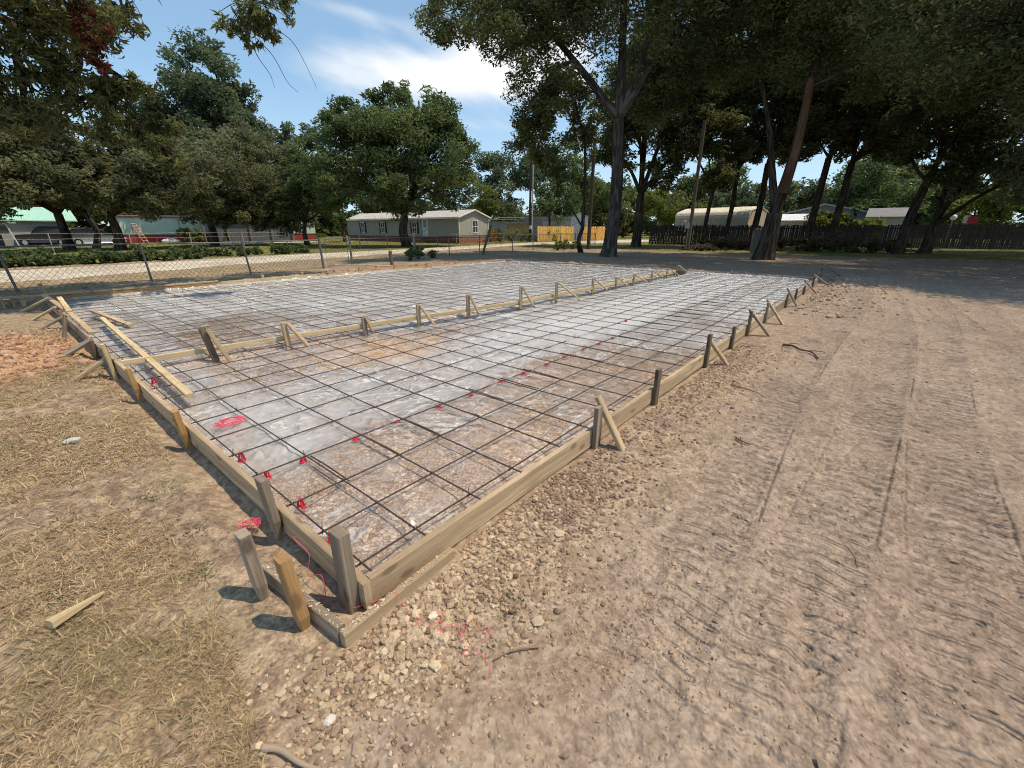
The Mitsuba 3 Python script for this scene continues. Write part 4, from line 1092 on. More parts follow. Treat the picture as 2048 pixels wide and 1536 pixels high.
T11 = [(37.2, -2.1, 7.5, 2.6), (37.2, -1.5, 6.0, 1.3), (37.2, -3.3, 5.0, 1.4), (38.5, -4.5, 10.5, 4.0)]
tree('leaning dark trunked tree standing before the right part of the board fence', (37.5, -2.15), T11, 'dark', 221, r0=0.28, fork=4.2, lean=(-0.1, -0.4))
T12 = [(39.1, -4.5, 5.9, 2.3), (38.0, -5.4, 7.2, 2.7), (37.9, -6.7, 4.6, 2.2), (39.1, -4.4, 4.0, 1.2), (38.5, -8.0, 8.0, 3.5), (45.0, -10.0, 10.0, 4.4), (48.0, -14.0, 9.5, 4.4), (40.0, -12.5, 9.0, 4.0)]
tree('spreading tree with long low limbs reaching right above the board fence', (39.5, -3.5), T12, 'olive', 222, r0=0.30, fork=1.6, dens=0.8,
     limbs=[([(39.3, -3.9, 3.0), (39.0, -4.6, 4.6), (38.6, -5.6, 6.0)], 0.2, 0.06), ([(39.1, -4.2, 2.4), (38.5, -5.4, 3.6), (38.0, -7.0, 4.6), (37.4, -8.6, 5.4)], 0.16, 0.04), ([(39.6, -3.6, 3.2), (39.5, -3.5, 5.0), (39.2, -3.6, 6.6)], 0.17, 0.05)])
T14 = [(19.2, -2.2, 7.1, 2.6), (18.4, -4.6, 5.6, 2.0), (21.2, -0.8, 8.2, 2.2), (20.4, -2.6, 6.0, 1.3), (18.0, -4.9, 6.9, 2.6), (21.5, -5.5, 11.5, 4.0), (24.5, -3.0, 13.0, 4.0), (19.5, -9.0, 10.0, 4.2), (25.0, -9.0, 11.0, 5.0), (28.0, -7.0, 12.0, 4.5)]
tree('big tree at the right edge whose foliage hangs over the bare dirt', (20.5, -9.8), T14, 'dark', 223, r0=0.45, fork=3.8, px=7.5, dens=0.6, thin=0.33, twigs=10)
T15 = [(30.7, -7.1, 3.9, 2.4), (30.6, -8.4, 5.8, 3.6), (28.5, -12.0, 7.5, 4.5), (33.0, -6.0, 11.0, 4.5), (36.0, -9.5, 10.0, 4.5), (33.5, -2.0, 12.5, 4.5)]
tree('low branched tree at the right edge before the board fence', (31.5, -12.0), T15, 'olive', 224, r0=0.3, fork=2.2, dens=0.6, px=7)

T20 = [(24.3, 32.2, 8.9, 4.3), (20.6, 33.6, 7.4, 3.4), (26.4, 29.2, 7.6, 3.9), (22.8, 30.8, 4.9, 3.6), (19.4, 34.4, 5.0, 2.8), (27.9, 29.0, 5.4, 2.9), (24.7, 31.8, 11.0, 2.4), (22.7, 34.4, 10.4, 2.5), (27.2, 29.9, 10.2, 2.6), (29.2, 29.2, 8.2, 1.8), (20.3, 34.6, 9.2, 2.0)]
tree('broad round dark green tree in front of the grey mobile home', (24.42, 31.9), T20, 'green', 230, r0=0.42, fork=2.6, dens=0.95, px=6.5)
T21 = [(9.0, 42.4, 6.2, 3.4), (6.6, 41.8, 4.0, 2.2), (10.6, 42.0, 4.4, 2.8), (6.0, 43.9, 5.8, 2.6), (8.6, 44.5, 7.8, 2.4), (12.0, 43.5, 6.4, 2.8), (8.6, 41.4, 3.6, 1.8)]
tree('olive leafed tree whose trunk stands beside the orange ladder', (6.3, 43.2), T21, 'olive', 231, r0=0.32, fork=2.4, px=6.0)
T22 = [(15.4, 45.8, 6.1, 4.1), (17.9, 44.9, 4.4, 3.2), (12.8, 45.5, 3.7, 2.4), (17.6, 47.1, 8.9, 3.0), (21.4, 47.7, 8.1, 3.0), (20.0, 46.0, 5.0, 3.0), (16.0, 44.5, 3.2, 2.0), (17.4, 45.5, 2.5, 2.0), (19.6, 46.0, 2.6, 2.2), (21.8, 46.5, 2.6, 2.1), (14.8, 46.0, 2.5, 1.4)]
tree('wide grey olive tree in front of the right part of the pale green trailer', (14.0, 47.8), T22, 'olive', 232, r0=0.32, fork=2.2, px=6.0)
T23 = [(3.1, 42.3, 6.0, 3.2), (1.4, 41.4, 4.6, 3.0), (4.0, 41.2, 4.2, 2.0), (1.2, 40.4, 3.2, 1.0), (4.0, 44.2, 8.1, 2.3), (4.9, 44.1, 7.0, 2.3), (2.0, 43.0, 8.0, 2.6), (0.2, 42.5, 7.0, 2.6), (6.2, 43.0, 5.4, 2.0)]
tree('olive tree at the left edge in front of the green roofed house', (3.9, 47.0), T23, 'olive', 233, r0=0.33, fork=2.6, px=6.0)
tree('bushy dark tree with grey trunk standing before the silver minivan', (5.85, 50.0), [(5.0, 48.5, 5.5, 2.2), (5.6, 47.5, 4.6, 1.6), (3.6, 48.2, 4.8, 1.7)], 'dark', 234, r0=0.24, fork=2.8, barkm='bark_grey')
T24 = [(20.2, 58.9, 17.1, 4.6), (18.6, 58.0, 15.0, 3.8), (22.0, 58.0, 12.0, 3.4), (16.6, 59.0, 13.7, 3.6), (20.6, 56.6, 13.1, 3.4), (17.4, 57.7, 10.9, 4.1), (21.1, 60.7, 20.2, 2.1), (22.8, 58.0, 15.6, 2.2), (14.1, 59.7, 11.6, 3.0)]
tree('tallest bluish green tree rising behind the olive trees on the left', (18.5, 58.5), T24, 'blue', 235, r0=0.5, fork=7.0, px=6.0, dens=0.85)
T25 = [(20.3, 40.5, 5.3, 2.6), (21.9, 41.0, 5.6, 2.2), (22.4, 42.0, 3.6, 1.8), (20.9, 42.4, 7.6, 2.1), (21.0, 40.1, 4.0, 1.6), (18.9, 42.2, 3.6, 1.8)]
tree('sunlit yellowish green tree left of the grey mobile home', (20.2, 42.0), T25, 'green', 236, r0=0.22, fork=2.0)

OV = [(0.7, 10.4, 4.7, 1.0), (1.6, 10.5, 5.0, 0.7), (1.1, 10.8, 4.0, 0.7), (0.2, 10.5, 3.7, 0.7), (1.8, 11.2, 4.1, 0.5), (2.2, 11.6, 3.7, 0.45), (2.6, 12.0, 3.4, 0.38), (1.0, 9.6, 5.1, 0.9), (2.2, 10.7, 5.4, 0.42), (0.7, 11.4, 3.5, 0.45), (1.98, 10.63, 4.29, 0.49), (2.16, 11.1, 3.32, 0.43), (2.48, 11.03, 2.95, 0.3), (1.47, 10.74, 3.37, 0.45), (0.4, 10.38, 3.24, 0.5), (2.69, 11.49, 3.73, 0.36), (-1.5, 11.5, 5.5, 2.0), (5.4, 10.7, 9.3, 1.9), (8.3, 10.9, 9.6, 1.8), (2.4, 11.2, 8.8, 1.7), (0.2, 12.3, 7.2, 2.0), (2.6, 12.0, 8.0, 1.8), (-3.0, 13.5, 7.0, 2.6)]


def red_clump(t):
    V, F, C, h = leaf_cloud([(1.42, 9.22, 4.68, 0.30, 1.3), (1.39, 9.23, 4.28, 0.24, 1.4)], 'brown', 77, 1.3, 11.0, 0.6, 0.26)
    tag(put('dead_leaves', (V, F), 'leaf', t, color=C), 'clump of reddish brown dead leaves')


tree('near tree at the left edge whose dark foliage hangs into the sky', (-3.6, 12.9), OV, 'dark', 240, r0=0.30, fork=3.4, px=11.0, dens=1.15, thin=0.26, twigs=11, lay=0.8, extra=red_clump,
     limbs=[([(-1.6, 11.9, 4.6), (0.4, 10.9, 4.9), (1.6, 11.0, 4.6), (2.4, 11.8, 3.7)], 0.12, 0.015), ([(-2.4, 12.6, 6.0), (0.2, 12.0, 7.6), (3.0, 11.2, 8.6), (8.0, 10.9, 9.5)], 0.16, 0.03)])
OVH = [(3.7, 8.5, 5.25, 0.45), (4.1, 8.3, 5.6, 0.42), (3.3, 8.7, 5.1, 0.25), (3.6, 8.5, 4.85, 0.22), (3.9, 8.4, 5.15, 0.32), (3.2, 10.3, 7.4, 0.8), (2.6, 10.9, 7.6, 0.9)]
hb = thing('hanging_branch', 'leafy branch tip hanging from above into the blue sky, with bare twigs', 'branch')
V, F, C, hubs = leaf_cloud(OVH, 'dark', 241, 1.0, 12.0, 0.9, 0.26)
put('leaves', (V, F), 'leaf', hb, color=C)
m = MB()
trunk_tube(m, [(0.2, 12.0, 7.25), (2.0, 10.9, 7.6), (3.3, 9.7, 7.0), (3.8, 8.8, 5.8), (3.75, 8.5, 5.0)], 0.05, 0.012, 6, 0, 3)
g = np.random.default_rng(5)
for cc in hubs[:5]:
    for q in cc[:8]:
        trunk_tube(m, [(3.8, 8.7, 5.6), (np.array([3.8, 8.7, 5.5]) + q) / 2 + [0, 0, 0.1], q], 0.010, 0.004, 5, 0, 3)
for p0, pts in [((3.7, 8.5, 4.95), [(0.25, -0.05, -0.25), (0.45, -0.05, -0.62), (0.62, -0.1, -0.78)]), ((3.9, 8.4, 5.2), [(0.35, -0.15, -0.2), (0.55, -0.2, -0.55), (0.7, -0.25, -0.95)]), ((3.6, 8.5, 4.8), [(0.1, 0, -0.2), (0.25, 0, -0.4), (0.3, 0, -0.62)]),
                ((2.1, 10.3, 5.7), [(0.2, -0.1, -0.15), (0.25, -0.2, -0.55), (-0.05, -0.1, -0.85), (-0.25, -0.1, -0.75)]), ((2.1, 10.3, 5.6), [(0.1, -0.1, -0.3), (0.15, -0.2, -0.65), (-0.1, -0.1, -0.55)])]:
    trunk_tube(m, [p0] + [tuple(np.add(p0, q)) for q in pts], 0.008, 0.003, 5, 0, 3)
m.put('twigs', 'bark_brown', hb, smooth=True, uv=True)

BACK = [('tall pale green tree in the gap of sky behind the grey mobile home', (58, 50), [(57.0, 50.9, 10.2, 4.1), (62.0, 48.1, 10.8, 5.6), (56.8, 48.1, 5.9, 3.7)], 'blue'),
        ('large green tree behind the utility pole', (65, 42), [(67.6, 43.8, 11.7, 6.0), (62.2, 40.9, 5.1, 4.6), (68.6, 38.2, 6.8, 4.6)], 'green'),
        ('small round yellow green tree at the right end of the grey mobile home', (41.5, 38.0), [(41.6, 38.2, 5.4, 2.1), (41.6, 37.0, 3.7, 1.5), (40.6, 38.4, 4.0, 1.4)], 'light'),
        ('distant tree tops left of the round dark green tree', (34, 72), [(31.6, 71.6, 13.8, 3.0), (35.9, 71.8, 14.7, 3.5), (37.4, 68.8, 13.9, 2.7), (29.8, 72.4, 12.4, 2.6), (33, 71, 9.0, 4.0), (36, 69, 9, 4)], 'blue'),
        ('low light green tree seen between dark trunks left of the cream carport', (67, 25), [(66.5, 24.2, 3.4, 3.0), (67.2, 27.8, 5.6, 3.0), (70.7, 21.2, 3.4, 2.6)], 'light'),
        ('rounded green tree above the blue grey house', (76, 1), [(77.2, 1.8, 8.1, 4.9), (71.2, -2.2, 5.2, 3.2), (75.1, 3.6, 5.1, 3.0)], 'green'),
        ('bright leafy tree behind the far right part of the board fence', (59.5, -7.5), [(59.0, -7.0, 3.1, 2.3), (58.7, -9.2, 3.9, 2.6), (61.1, -5.7, 2.3, 1.5)], 'light'),
        ('hazy grey green trees behind the cream carport', (80, 14), [(78.1, 11.6, 5.5, 3.3), (80.6, 8.3, 6.2, 3.0), (82.1, 17.3, 5.9, 3.3), (81.0, 21.5, 5.2, 3.0)], 'blue'),
        ('shaded tree behind the green roofed house', (7, 78), [(6.6, 78.1, 4.8, 3.7), (11.0, 77.6, 4.6, 3.3), (3.4, 78.3, 5.4, 4.1), (8, 77, 8, 3.5)], 'dark'),
        ('feathery green sapling beside the left end of the grey mobile home', (28.6, 49.6), [(29.6, 50.2, 5.3, 2.3), (27.9, 48.9, 3.0, 1.5)], 'green'),
        ('dark small tree in front of the yellow board fence', (51, 35.0), [(51.5, 35.4, 6.3, 2.6), (52.4, 32.3, 4.6, 1.4), (49.5, 34.7, 4.1, 1.5)], 'green'),
        ('far trees closing the view behind the white shed', (76, 36), [(74.8, 37.4, 3.6, 3.7), (76.7, 33.4, 3.0, 3.0), (79, 30, 6.0, 4.0), (76, 41, 6, 4)], 'dark'),
        ('dark trees right behind the grey mobile home', (49, 60), [(50.6, 57.1, 4.8, 4.3), (46.8, 62.8, 5.2, 5.0), (43, 63, 6.5, 4.5)], 'dark'),
        ('dim trees behind the pale green trailer', (24, 76), [(25.8, 73.9, 3.5, 3.4), (30.9, 71.9, 4.0, 3.6), (20.6, 77.6, 4.2, 4.0), (16.6, 81.7, 4.0, 3.5)], 'dark')]
for i, (lab, b, bl, tone) in enumerate(BACK):
    tree(lab, b, bl, tone, 260 + i, r0=0.22, px=6.0, dens=0.85, twigs=3, flare=0.05)
# far belt of woods that closes the horizon beyond the houses
g = np.random.default_rng(91)
bl = []
for a in np.linspace(-22, 112, 64):
    r = math.radians(a)
    D = g.uniform(88, 125)
    q = g.uniform(4.0, 6.5)
    for lift in (0.45, 1.5):
        if lift > 1 and not (a < 32 or a > 60):
            continue
        bl.append((EYE[0] + D * math.cos(r), EYE[1] + D * math.sin(r), q * (lift + g.uniform(-0.1, 0.25)), q, 0.85))
V, F, C, h = leaf_cloud(bl, 'woods', 92, 0.8, 8.5)
tag(put('distant_woods', (V, F), 'leaf', color=C), 'distant belt of woods closing the horizon behind the houses', 'woods', kind='stuff')


def bush(name, label, blobs, tone, seed, cat='bush', dens=1.0, px=6.5, thin=0.42, stem=True, group=None):
    t = thing(name, label, cat, group)
    V, F, C, hubs = leaf_cloud(blobs, tone, seed, dens, px, 0.8, thin)
    V[:, 2] = np.maximum(V[:, 2], 0.01)
    put('leaves', (V, F), 'leaf', t, color=C)
    m = MB()
    for b, cc in zip(blobs, hubs):
        for q in cc[:6]:
            trunk_tube(m, [(b[0], b[1], -0.05), ((b[0] + q[0]) / 2, (b[1] + q[1]) / 2, q[2] * 0.6), tuple(q)], 0.02, 0.006, 5, 0, seed)
    tag(m.put('stems', 'bark_brown', t, smooth=True, uv=True), kind='stuff')


# hedge of low vines beyond the lane
hb_ = [(x, 26.9 + 0.03 * x + rng.normal(0, 0.35), rng.uniform(0.16, 0.34), rng.uniform(0.38, 0.62), 0.85) for x in np.arange(-2.5, 7.0, 0.42)]
bush('hedge', 'low leafy hedge along the far side of the pale lane, left of the trees', hb_, 'green', 301, 'hedge', dens=1.1)
bush('hedge', 'second darker stretch of low hedge between lane and pale green trailer', [(x, 28.4 + 0.05 * x + rng.normal(0, 0.4), rng.uniform(0.15, 0.32), rng.uniform(0.35, 0.6), 0.8) for x in np.arange(7.4, 13.6, 0.6)], 'green', 302, 'hedge')
bush('shrub', 'small shrub with pale leaves at the foot of the fence, right of the leaning post', [(27.6, 17.6, 0.35, 0.55), (28.6, 17.7, 0.35, 0.5), (29.6, 17.5, 0.4, 0.4)], 'light', 303, dens=0.6)
bush('shrub', 'small weed bush at the fence foot, right of the short dark post', [(13.6, 17.3, 0.3, 0.45), (14.4, 17.7, 0.35, 0.4), (15.6, 17.8, 0.22, 0.35)], 'green', 304, dens=0.7)
bush('shrub', 'yellow green bush in front of the pale green trailer', [(14.6, 58.0, 0.9, 1.0), (15.5, 57.6, 0.8, 0.8)], 'light', 305)
bush('shrub', 'spiky yellow green bush left of the small gable in front of the blue grey house', [(53.4, 3.9, 1.9, 1.9), (53.9, 2.9, 2.2, 1.6)], 'light', 306, px=7)
bush('shrub', 'yellow green bush right of the tall narrow bush before the blue grey house', [(54.0, 0.7, 1.7, 1.5), (54.2, -0.2, 1.6, 1.2)], 'light', 307, px=7)
bush('shrub', 'tall narrow green bush standing before the blue grey house', [(53.6, 1.45, 2.2, 0.65, 2.2), (53.6, 1.45, 3.4, 0.45)], 'green', 308, px=7)
bl = []
for x in np.linspace(38.4, 47.2, 8):
    bl.append((x, 34.5 - (x - 38.4) * 0.35 + rng.normal(0, 0.2), 0.85, 0.95, 1.0))
bush('shrub', 'row of tall grassy yucca plants left of the utility pole', bl, 'light', 309, dens=0.8, thin=0.14, px=12)

# ------------------------------------------------------------------ buildings


def wall_box(m, c, size, rz=0.0, c_=(0.5, 0.5, 0.5)):
    v, f = box(c, size, rz)
    m.add(v, f, None, c_)


def flat_part(name, parent, boxes, colour, bsdf='paint_matt', label=None):
    m = MB()
    for b in boxes:
        wall_box(m, *b[:2], b[2] if len(b) > 2 else 0.0, colour)
    k = m.put(name, bsdf, parent, color=True)
    if label:
        tag(k, label)
    return k


def window(parent, c, w, h, axis, frame=(0.75, 0.75, 0.73), shutter=None, bars=1):
    """a window on a wall whose outward normal is axis ('-x' or '-y'), centre c on the wall"""
    k = key_for('window', parent)
    u = np.array([0, 1.0, 0]) if axis == '-x' else np.array([1.0, 0, 0])
    o = np.array([-1.0, 0, 0]) if axis == '-x' else np.array([0, -1.0, 0])

    def bx(du, dz, sw, sh, th, off):
        s = (np.abs(u) * sw + np.abs(o) * th) + np.array([0, 0, sh])
        return (np.array(c) + u * du + o * off + [0, 0, dz], s)
    flat_part('pane', k, [bx(0, 0, w, h, 0.02, 0.012)], (0.05, 0.055, 0.06), 'paint_gloss')
    e = 0.07
    fr = [bx(-w / 2 - e / 2, 0, e, h + 2 * e, 0.05, 0.03), bx(w / 2 + e / 2, 0, e, h + 2 * e, 0.05, 0.03), bx(0, h / 2 + e / 2, w, e, 0.05, 0.03), bx(0, -h / 2 - e / 2, w, e, 0.05, 0.03)]
    fr += [bx(0, 0, w, 0.05, 0.03, 0.028)] + ([bx(0, h / 4 + 0.0125, 0.04, h / 2 - 0.027, 0.03, 0.028), bx(0, -h / 4 - 0.0125, 0.04, h / 2 - 0.027, 0.03, 0.028)] if bars else [])
    flat_part('frame', k, fr, frame)
    if shutter is not None:
        for s in (-1, 1):
            flat_part('shutter', k, [bx(s * (w / 2 + e + 0.17), 0, 0.30, h + 0.12, 0.04, 0.022)], shutter)
    return k


def gable_roof(parent, a, L, W, he, hr, axis, over=0.25, th=0.10, colour=(0.3, 0.3, 0.3), name='roof', bsdf='paint_matt', pieces=True):
    """ridge along axis ('x' or 'y'); a = low corner (x, y)"""
    m = MB()
    for s in (0, 1):
        poly = [(-over, he - over * (hr - he) / (W / 2)), (W / 2, hr), (W / 2, hr + th), (-over, he + th - over * (hr - he) / (W / 2))]
        if s:
            poly = [(W - u, z) for u, z in poly][::-1]
        if axis == 'y':
            v, f = prism(poly, -over, L + over, (a[0], a[1], 0), (1, 0, 0), (0, 0, 1), (0, 1, 0))
        else:
            v, f = prism(poly, -over, L + over, (a[0], a[1], 0), (0, 1, 0), (0, 0, 1), (1, 0, 0))
        m.add(v, f, None, colour)
    return m.put(name, bsdf, parent, color=True)


# grey mobile home: its gable faces right, its long side runs away to the left
hx, hy, hw, hl, he, hr = 33.43, 34.51, 4.6, 22.5, 2.72, 3.45
home = thing('mobile_home', 'light grey single wide mobile home with shuttered windows and brown skirting', 'mobile home')
m = MB()
SID = (0.36, 0.345, 0.31)
nlap = 9
z0, z1 = 0.68, he
for q in range(nlap):
    za, zb = z0 + (z1 - z0) * q / nlap, z0 + (z1 - z0) * (q + 1) / nlap
    m.add(*prism([(-0.03, za), (hw + 0.03, za), (hw, zb), (0, zb)], -0.02, hl + 0.02, (hx, hy, 0), (1, 0, 0), (0, 0, 1), (0, 1, 0)), None, SID)
m.put('wall', 'paint_matt', home, color=True)
for ya, yb in ((0.0, 0.12), (hl - 0.12, hl)):
    put('gable', prism([(0.005, he), (hw - 0.005, he), (hw / 2, hr - 0.02)], ya, yb, (hx, hy, 0), (1, 0, 0), (0, 0, 1), (0, 1, 0)), 'paint_matt', home, color=SID)
gable_roof(home, (hx, hy), hl, hw, he, hr, 'y', 0.22, 0.09, (0.42, 0.40, 0.36))
m = MB()
for s in (0, 1):
    pl = [(-0.24, he - 0.10), (hw / 2, hr - 0.02), (hw / 2, hr + 0.10), (-0.24, he + 0.03)]
    if s:
        pl = [(hw - u, z) for u, z in pl][::-1]
    m.add(*prism(pl, -0.30, -0.225, (hx, hy, 0), (1, 0, 0), (0, 0, 1), (0, 1, 0)), None, (0.75, 0.75, 0.73))
wall_box(m, (hx - 0.26, hy + hl / 2, he - 0.09), (0.06, hl + 0.4, 0.16), 0, (0.72, 0.72, 0.70))
m.put('fascia', 'paint_matt', home, color=True)
flat_part('skirting', home, [((hx + hw / 2, hy + hl / 2, 0.33), (hw - 0.1, hl - 0.1, 0.72))], (0.26, 0.125, 0.075))
m = MB()
for q in range(16):
    wall_box(m, (hx + 0.08 + q * 0.285, hy + 0.03, 0.33), (0.24, 0.03, 0.68), 0, (0.34 + 0.03 * (q % 3), 0.15, 0.085))
tag(m.put('skirting_boards', 'paint_matt', home, color=True), 'reddish brown boards under the gable end', kind='stuff')
for q in (0, 1):
    flat_part('corner_trim', home, [((hx - 0.03 + q * (hw + 0.06), hy - 0.03, (0.68 + he) / 2), (0.09, 0.09, he - 0.70))], (0.66, 0.65, 0.62))
window(home, (hx + 2.45, hy - 0.02, 1.75), 0.75, 1.25, '-y')
for q, y in enumerate((7.6, 14.0, 18.6)):
    window(home, (hx - 0.03, hy + y, 1.65), 0.75, 1.2, '-x', shutter=(0.03, 0.032, 0.045))
d_ = flat_part('door', home, [((hx - 0.04, hy + 5.6, 1.68), (0.06, 0.95, 2.0))], (0.60, 0.64, 0.66))
flat_part('pane', d_, [((hx - 0.078, hy + 5.6, 2.05), (0.012, 0.55, 0.8))], (0.16, 0.30, 0.38), 'paint_gloss')
m = MB()
for q in range(4):
    wall_box(m, (hx - 0.45 - 0.28 * q, hy + 5.6, 0.60 - 0.16 * q), (0.27, 1.3, 0.05), 0, (0.12, 0.11, 0.10))
for y in (4.9, 6.3):
    m.add(*tube([(hx - 0.3, hy + y, 1.5), (hx - 1.35, hy + y, 1.0), (hx - 1.35, hy + y, 0.0)], 0.03, 5), c=(0.10, 0.10, 0.10))
m.put('steps', 'paint_matt', home, color=True)
m = MB()
for y in (2.0, 9.0, 17.0):
    m.add(*tube([(hx + 2.0, hy + y, hr - 0.15), (hx + 2.0, hy + y, hr + 0.28)], 0.06, 8), c=(0.6, 0.6, 0.58))
m.put('roof_vents', 'paint_matt', home, color=True)

# grey home behind, with the blue grey metal roof and plywood shed front
h2 = thing('trailer_home', 'low grey home with blue grey metal roof behind the yucca row', 'mobile home')
flat_part('wall', h2, [((47.6, 42.6, 1.25), (4.2, 14.0, 2.5), 0.88)], (0.40, 0.39, 0.37))
m = MB()
c_, s_ = math.cos(0.88), math.sin(0.88)
for q, (zz, off) in enumerate(((2.72, -1.2), (3.0, 0.3))):
    wall_box(m, (47.6 + c_ * off, 42.6 + s_ * off, zz), (2.7, 14.8, 0.10), 0.88, (0.26, 0.33, 0.38))
m.put('roof', 'paint_matt', h2, color=True)
flat_part('plywood_front', h2, [((46.6, 36.9, 1.1), (0.2, 3.0, 2.0), 0.88)], (0.55, 0.42, 0.27), label='bare plywood front under a small roof')
flat_part('porch_roof', h2, [((46.5, 36.8, 2.25), (1.6, 4.4, 0.1), 0.88)], (0.20, 0.20, 0.20))
h3 = thing('far_house', 'long pale grey house partly hidden behind the yellow board fence', 'house')
flat_part('wall', h3, [((62.5, 42.5, 1.5), (5, 9.5, 3.0), 0.55)], (0.46, 0.45, 0.44))
flat_part('roof', h3, [((62.5, 42.5, 3.15), (5.6, 10.2, 0.35), 0.55)], (0.36, 0.36, 0.36))

# white shed with a gable
sh = thing('garden_shed', 'tall narrow white shed with a pointed gable beside the yellow fence', 'shed')
m = MB()
u_, w_ = np.array([0.56, -0.83, 0]), np.array([0.83, 0.56, 0])
m.add(*prism([(0, 0.0), (2.3, 0.0), (2.3, 3.0), (1.15, 3.62), (0, 3.0)], 0, 3.0, (55.0, 33.9, 0), u_, (0, 0, 1), w_), None, (0.72, 0.73, 0.74))
m.put('wall', 'paint_matt', sh, color=True)
m = MB()
for pl in ([(-0.12, 2.98), (1.15, 3.66), (1.15, 3.74), (-0.12, 3.06)], [(2.42, 2.98), (2.42, 3.06), (1.15, 3.74), (1.15, 3.66)]):
    m.add(*prism(pl, -0.1, 3.1, (55.0, 33.9, 0), u_, (0, 0, 1), w_), None, (0.62, 0.63, 0.64))
m.put('roof', 'paint_matt', sh, color=True)
m = MB()
for q in range(8):
    m.add(*prism([(0.12 + 0.28 * q, 0.05), (0.17 + 0.28 * q, 0.05), (0.17 + 0.28 * q, 2.95), (0.12 + 0.28 * q, 2.95)], -0.03, -0.002, (55.0, 33.9, 0), u_, (0, 0, 1), w_), None, (0.6, 0.61, 0.62))
tag(m.put('wall_ribs', 'paint_matt', sh, color=True), kind='stuff')

# yellow board fences


def board_fence(name, label, a, b, h, n, colour, bsdf='paint_matt', gap=0.012, jag=0.03, th=0.03, rail=True, seed=1, single=True, wjit=0.0, z0=0.02):
    t = thing(name, label, 'fence')
    g = np.random.default_rng(seed)
    a, b = np.array(a, float), np.array(b, float)
    L = np.linalg.norm(b - a)
    d = (b - a) / L
    rz = math.atan2(d[1], d[0])
    w = L / n
    m = MB()
    for i in range(n):
        c = a + d * (i + 0.5) * w
        hh = h + g.normal(0, jag)
        v, f = box((c[0], c[1], z0 + hh / 2), (w - gap - abs(g.normal(0, wjit)), th, hh), rz + g.normal(0, 0.02))
        lean = g.normal(0, 0.012)
        v[:, 0] += (v[:, 2]) * lean * d[0]
        v[:, 1] += (v[:, 2]) * lean * d[1]
        cc = np.array(colour) * g.normal(1, 0.10)
        if single:
            put('plank', (v, f), bsdf, t, color=cc)
        else:
            m.add(v, f, None, cc)
    if not single:
        tag(m.put('planks', bsdf, t, color=True), kind='stuff')
    if rail:
        nrm = np.array([-d[1], d[0]]) * (th / 2 + 0.025)
        c = (a + b) / 2
        flat_part('rail', t, [((c[0] + nrm[0], c[1] + nrm[1], 0.4), (L, 0.045, 0.09), rz)], np.array(colour) * 0.85)
        flat_part('rail', t, [((c[0] + nrm[0], c[1] + nrm[1], h - 0.25), (L, 0.045, 0.09), rz)], np.array(colour) * 0.85)
    return t


board_fence('board_fence', 'new yellow board fence left of the white shed', (43.5, 31.4), (51.2, 31.1), 1.78, 52, (0.58, 0.37, 0.11), seed=3)
board_fence('board_fence', 'short new orange yellow board fence right of the white shed', (52.6, 30.5), (56.6, 29.4), 1.78, 27, (0.66, 0.37, 0.11), seed=4)
board_fence('board_fence', 'small reddish brown board fence at the right end of the grey mobile home', (40.3, 36.9), (42.3, 36.2), 1.5, 12, (0.20, 0.075, 0.05), seed=5)
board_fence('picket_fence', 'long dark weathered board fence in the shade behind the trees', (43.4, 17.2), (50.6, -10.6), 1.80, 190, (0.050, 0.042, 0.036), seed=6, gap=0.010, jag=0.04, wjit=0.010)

# cream metal carport with rounded eaves
cp = thing('carport', 'cream metal carport with rounded roof edges rising above the dark board fence', 'carport')
ca, cb = np.array([48.0, 16.5]), np.array([46.1, 8.9])
dw = unit(cb - ca)
nw = np.array([-dw[1], dw[0]])
if nw @ (EYE[:2] - ca) > 0:
    nw = -nw
LW = float(np.linalg.norm(cb - ca))
A3, N3, D3, Z3 = np.r_[ca, 0], np.r_[nw, 0], np.r_[dw, 0], np.array([0, 0, 1.0])
CR = (0.66, 0.60, 0.47)
prof = [(0, 2.55), (0.03, 2.80), (0.16, 3.02), (0.36, 3.14), (1.9, 3.55), (3.44, 3.14), (3.64, 3.02), (3.77, 2.80), (3.8, 2.55)]
prof_in = [(x + (0.04 if x < 1.9 else -0.04 if x > 1.9 else 0), z - 0.05) for x, z in prof][::-1]
m = MB().add(*prism(prof + prof_in, 0, LW, A3, N3, Z3, D3), None, CR)
m.put('roof', 'paint_matt', cp, color=True)
for q in range(8):
    z = 1.35 + 0.155 * q
    put('side_panel', prism([(0.0, z), (0.02, z + 0.012), (0.02, z + 0.135), (0.0, z + 0.15), (0.05, z + 0.15), (0.05, z)], 0.03, LW - 0.03, A3, N3, Z3, D3), 'paint_matt', cp, color=(0.50, 0.46, 0.35))
m = MB().add(*prism([(0.03, 1.2), (3.77, 1.2), (3.74, 2.78), (3.4, 3.08), (1.9, 3.48), (0.4, 3.08), (0.06, 2.78)], LW - 0.12, LW - 0.06, A3, N3, Z3, D3), None, (0.52, 0.42, 0.29))
m.put('end_wall', 'paint_matt', cp, color=True)
m = MB()
for q in range(5):
    for s in (0.06, 3.74):
        p = A3 + D3 * (0.15 + (LW - 0.4) * q / 4) + N3 * s
        m.add(*tube([p, p + Z3 * 2.6], 0.035, 6), c=(0.5, 0.46, 0.38))
m.put('posts', 'paint_matt', cp, color=True)

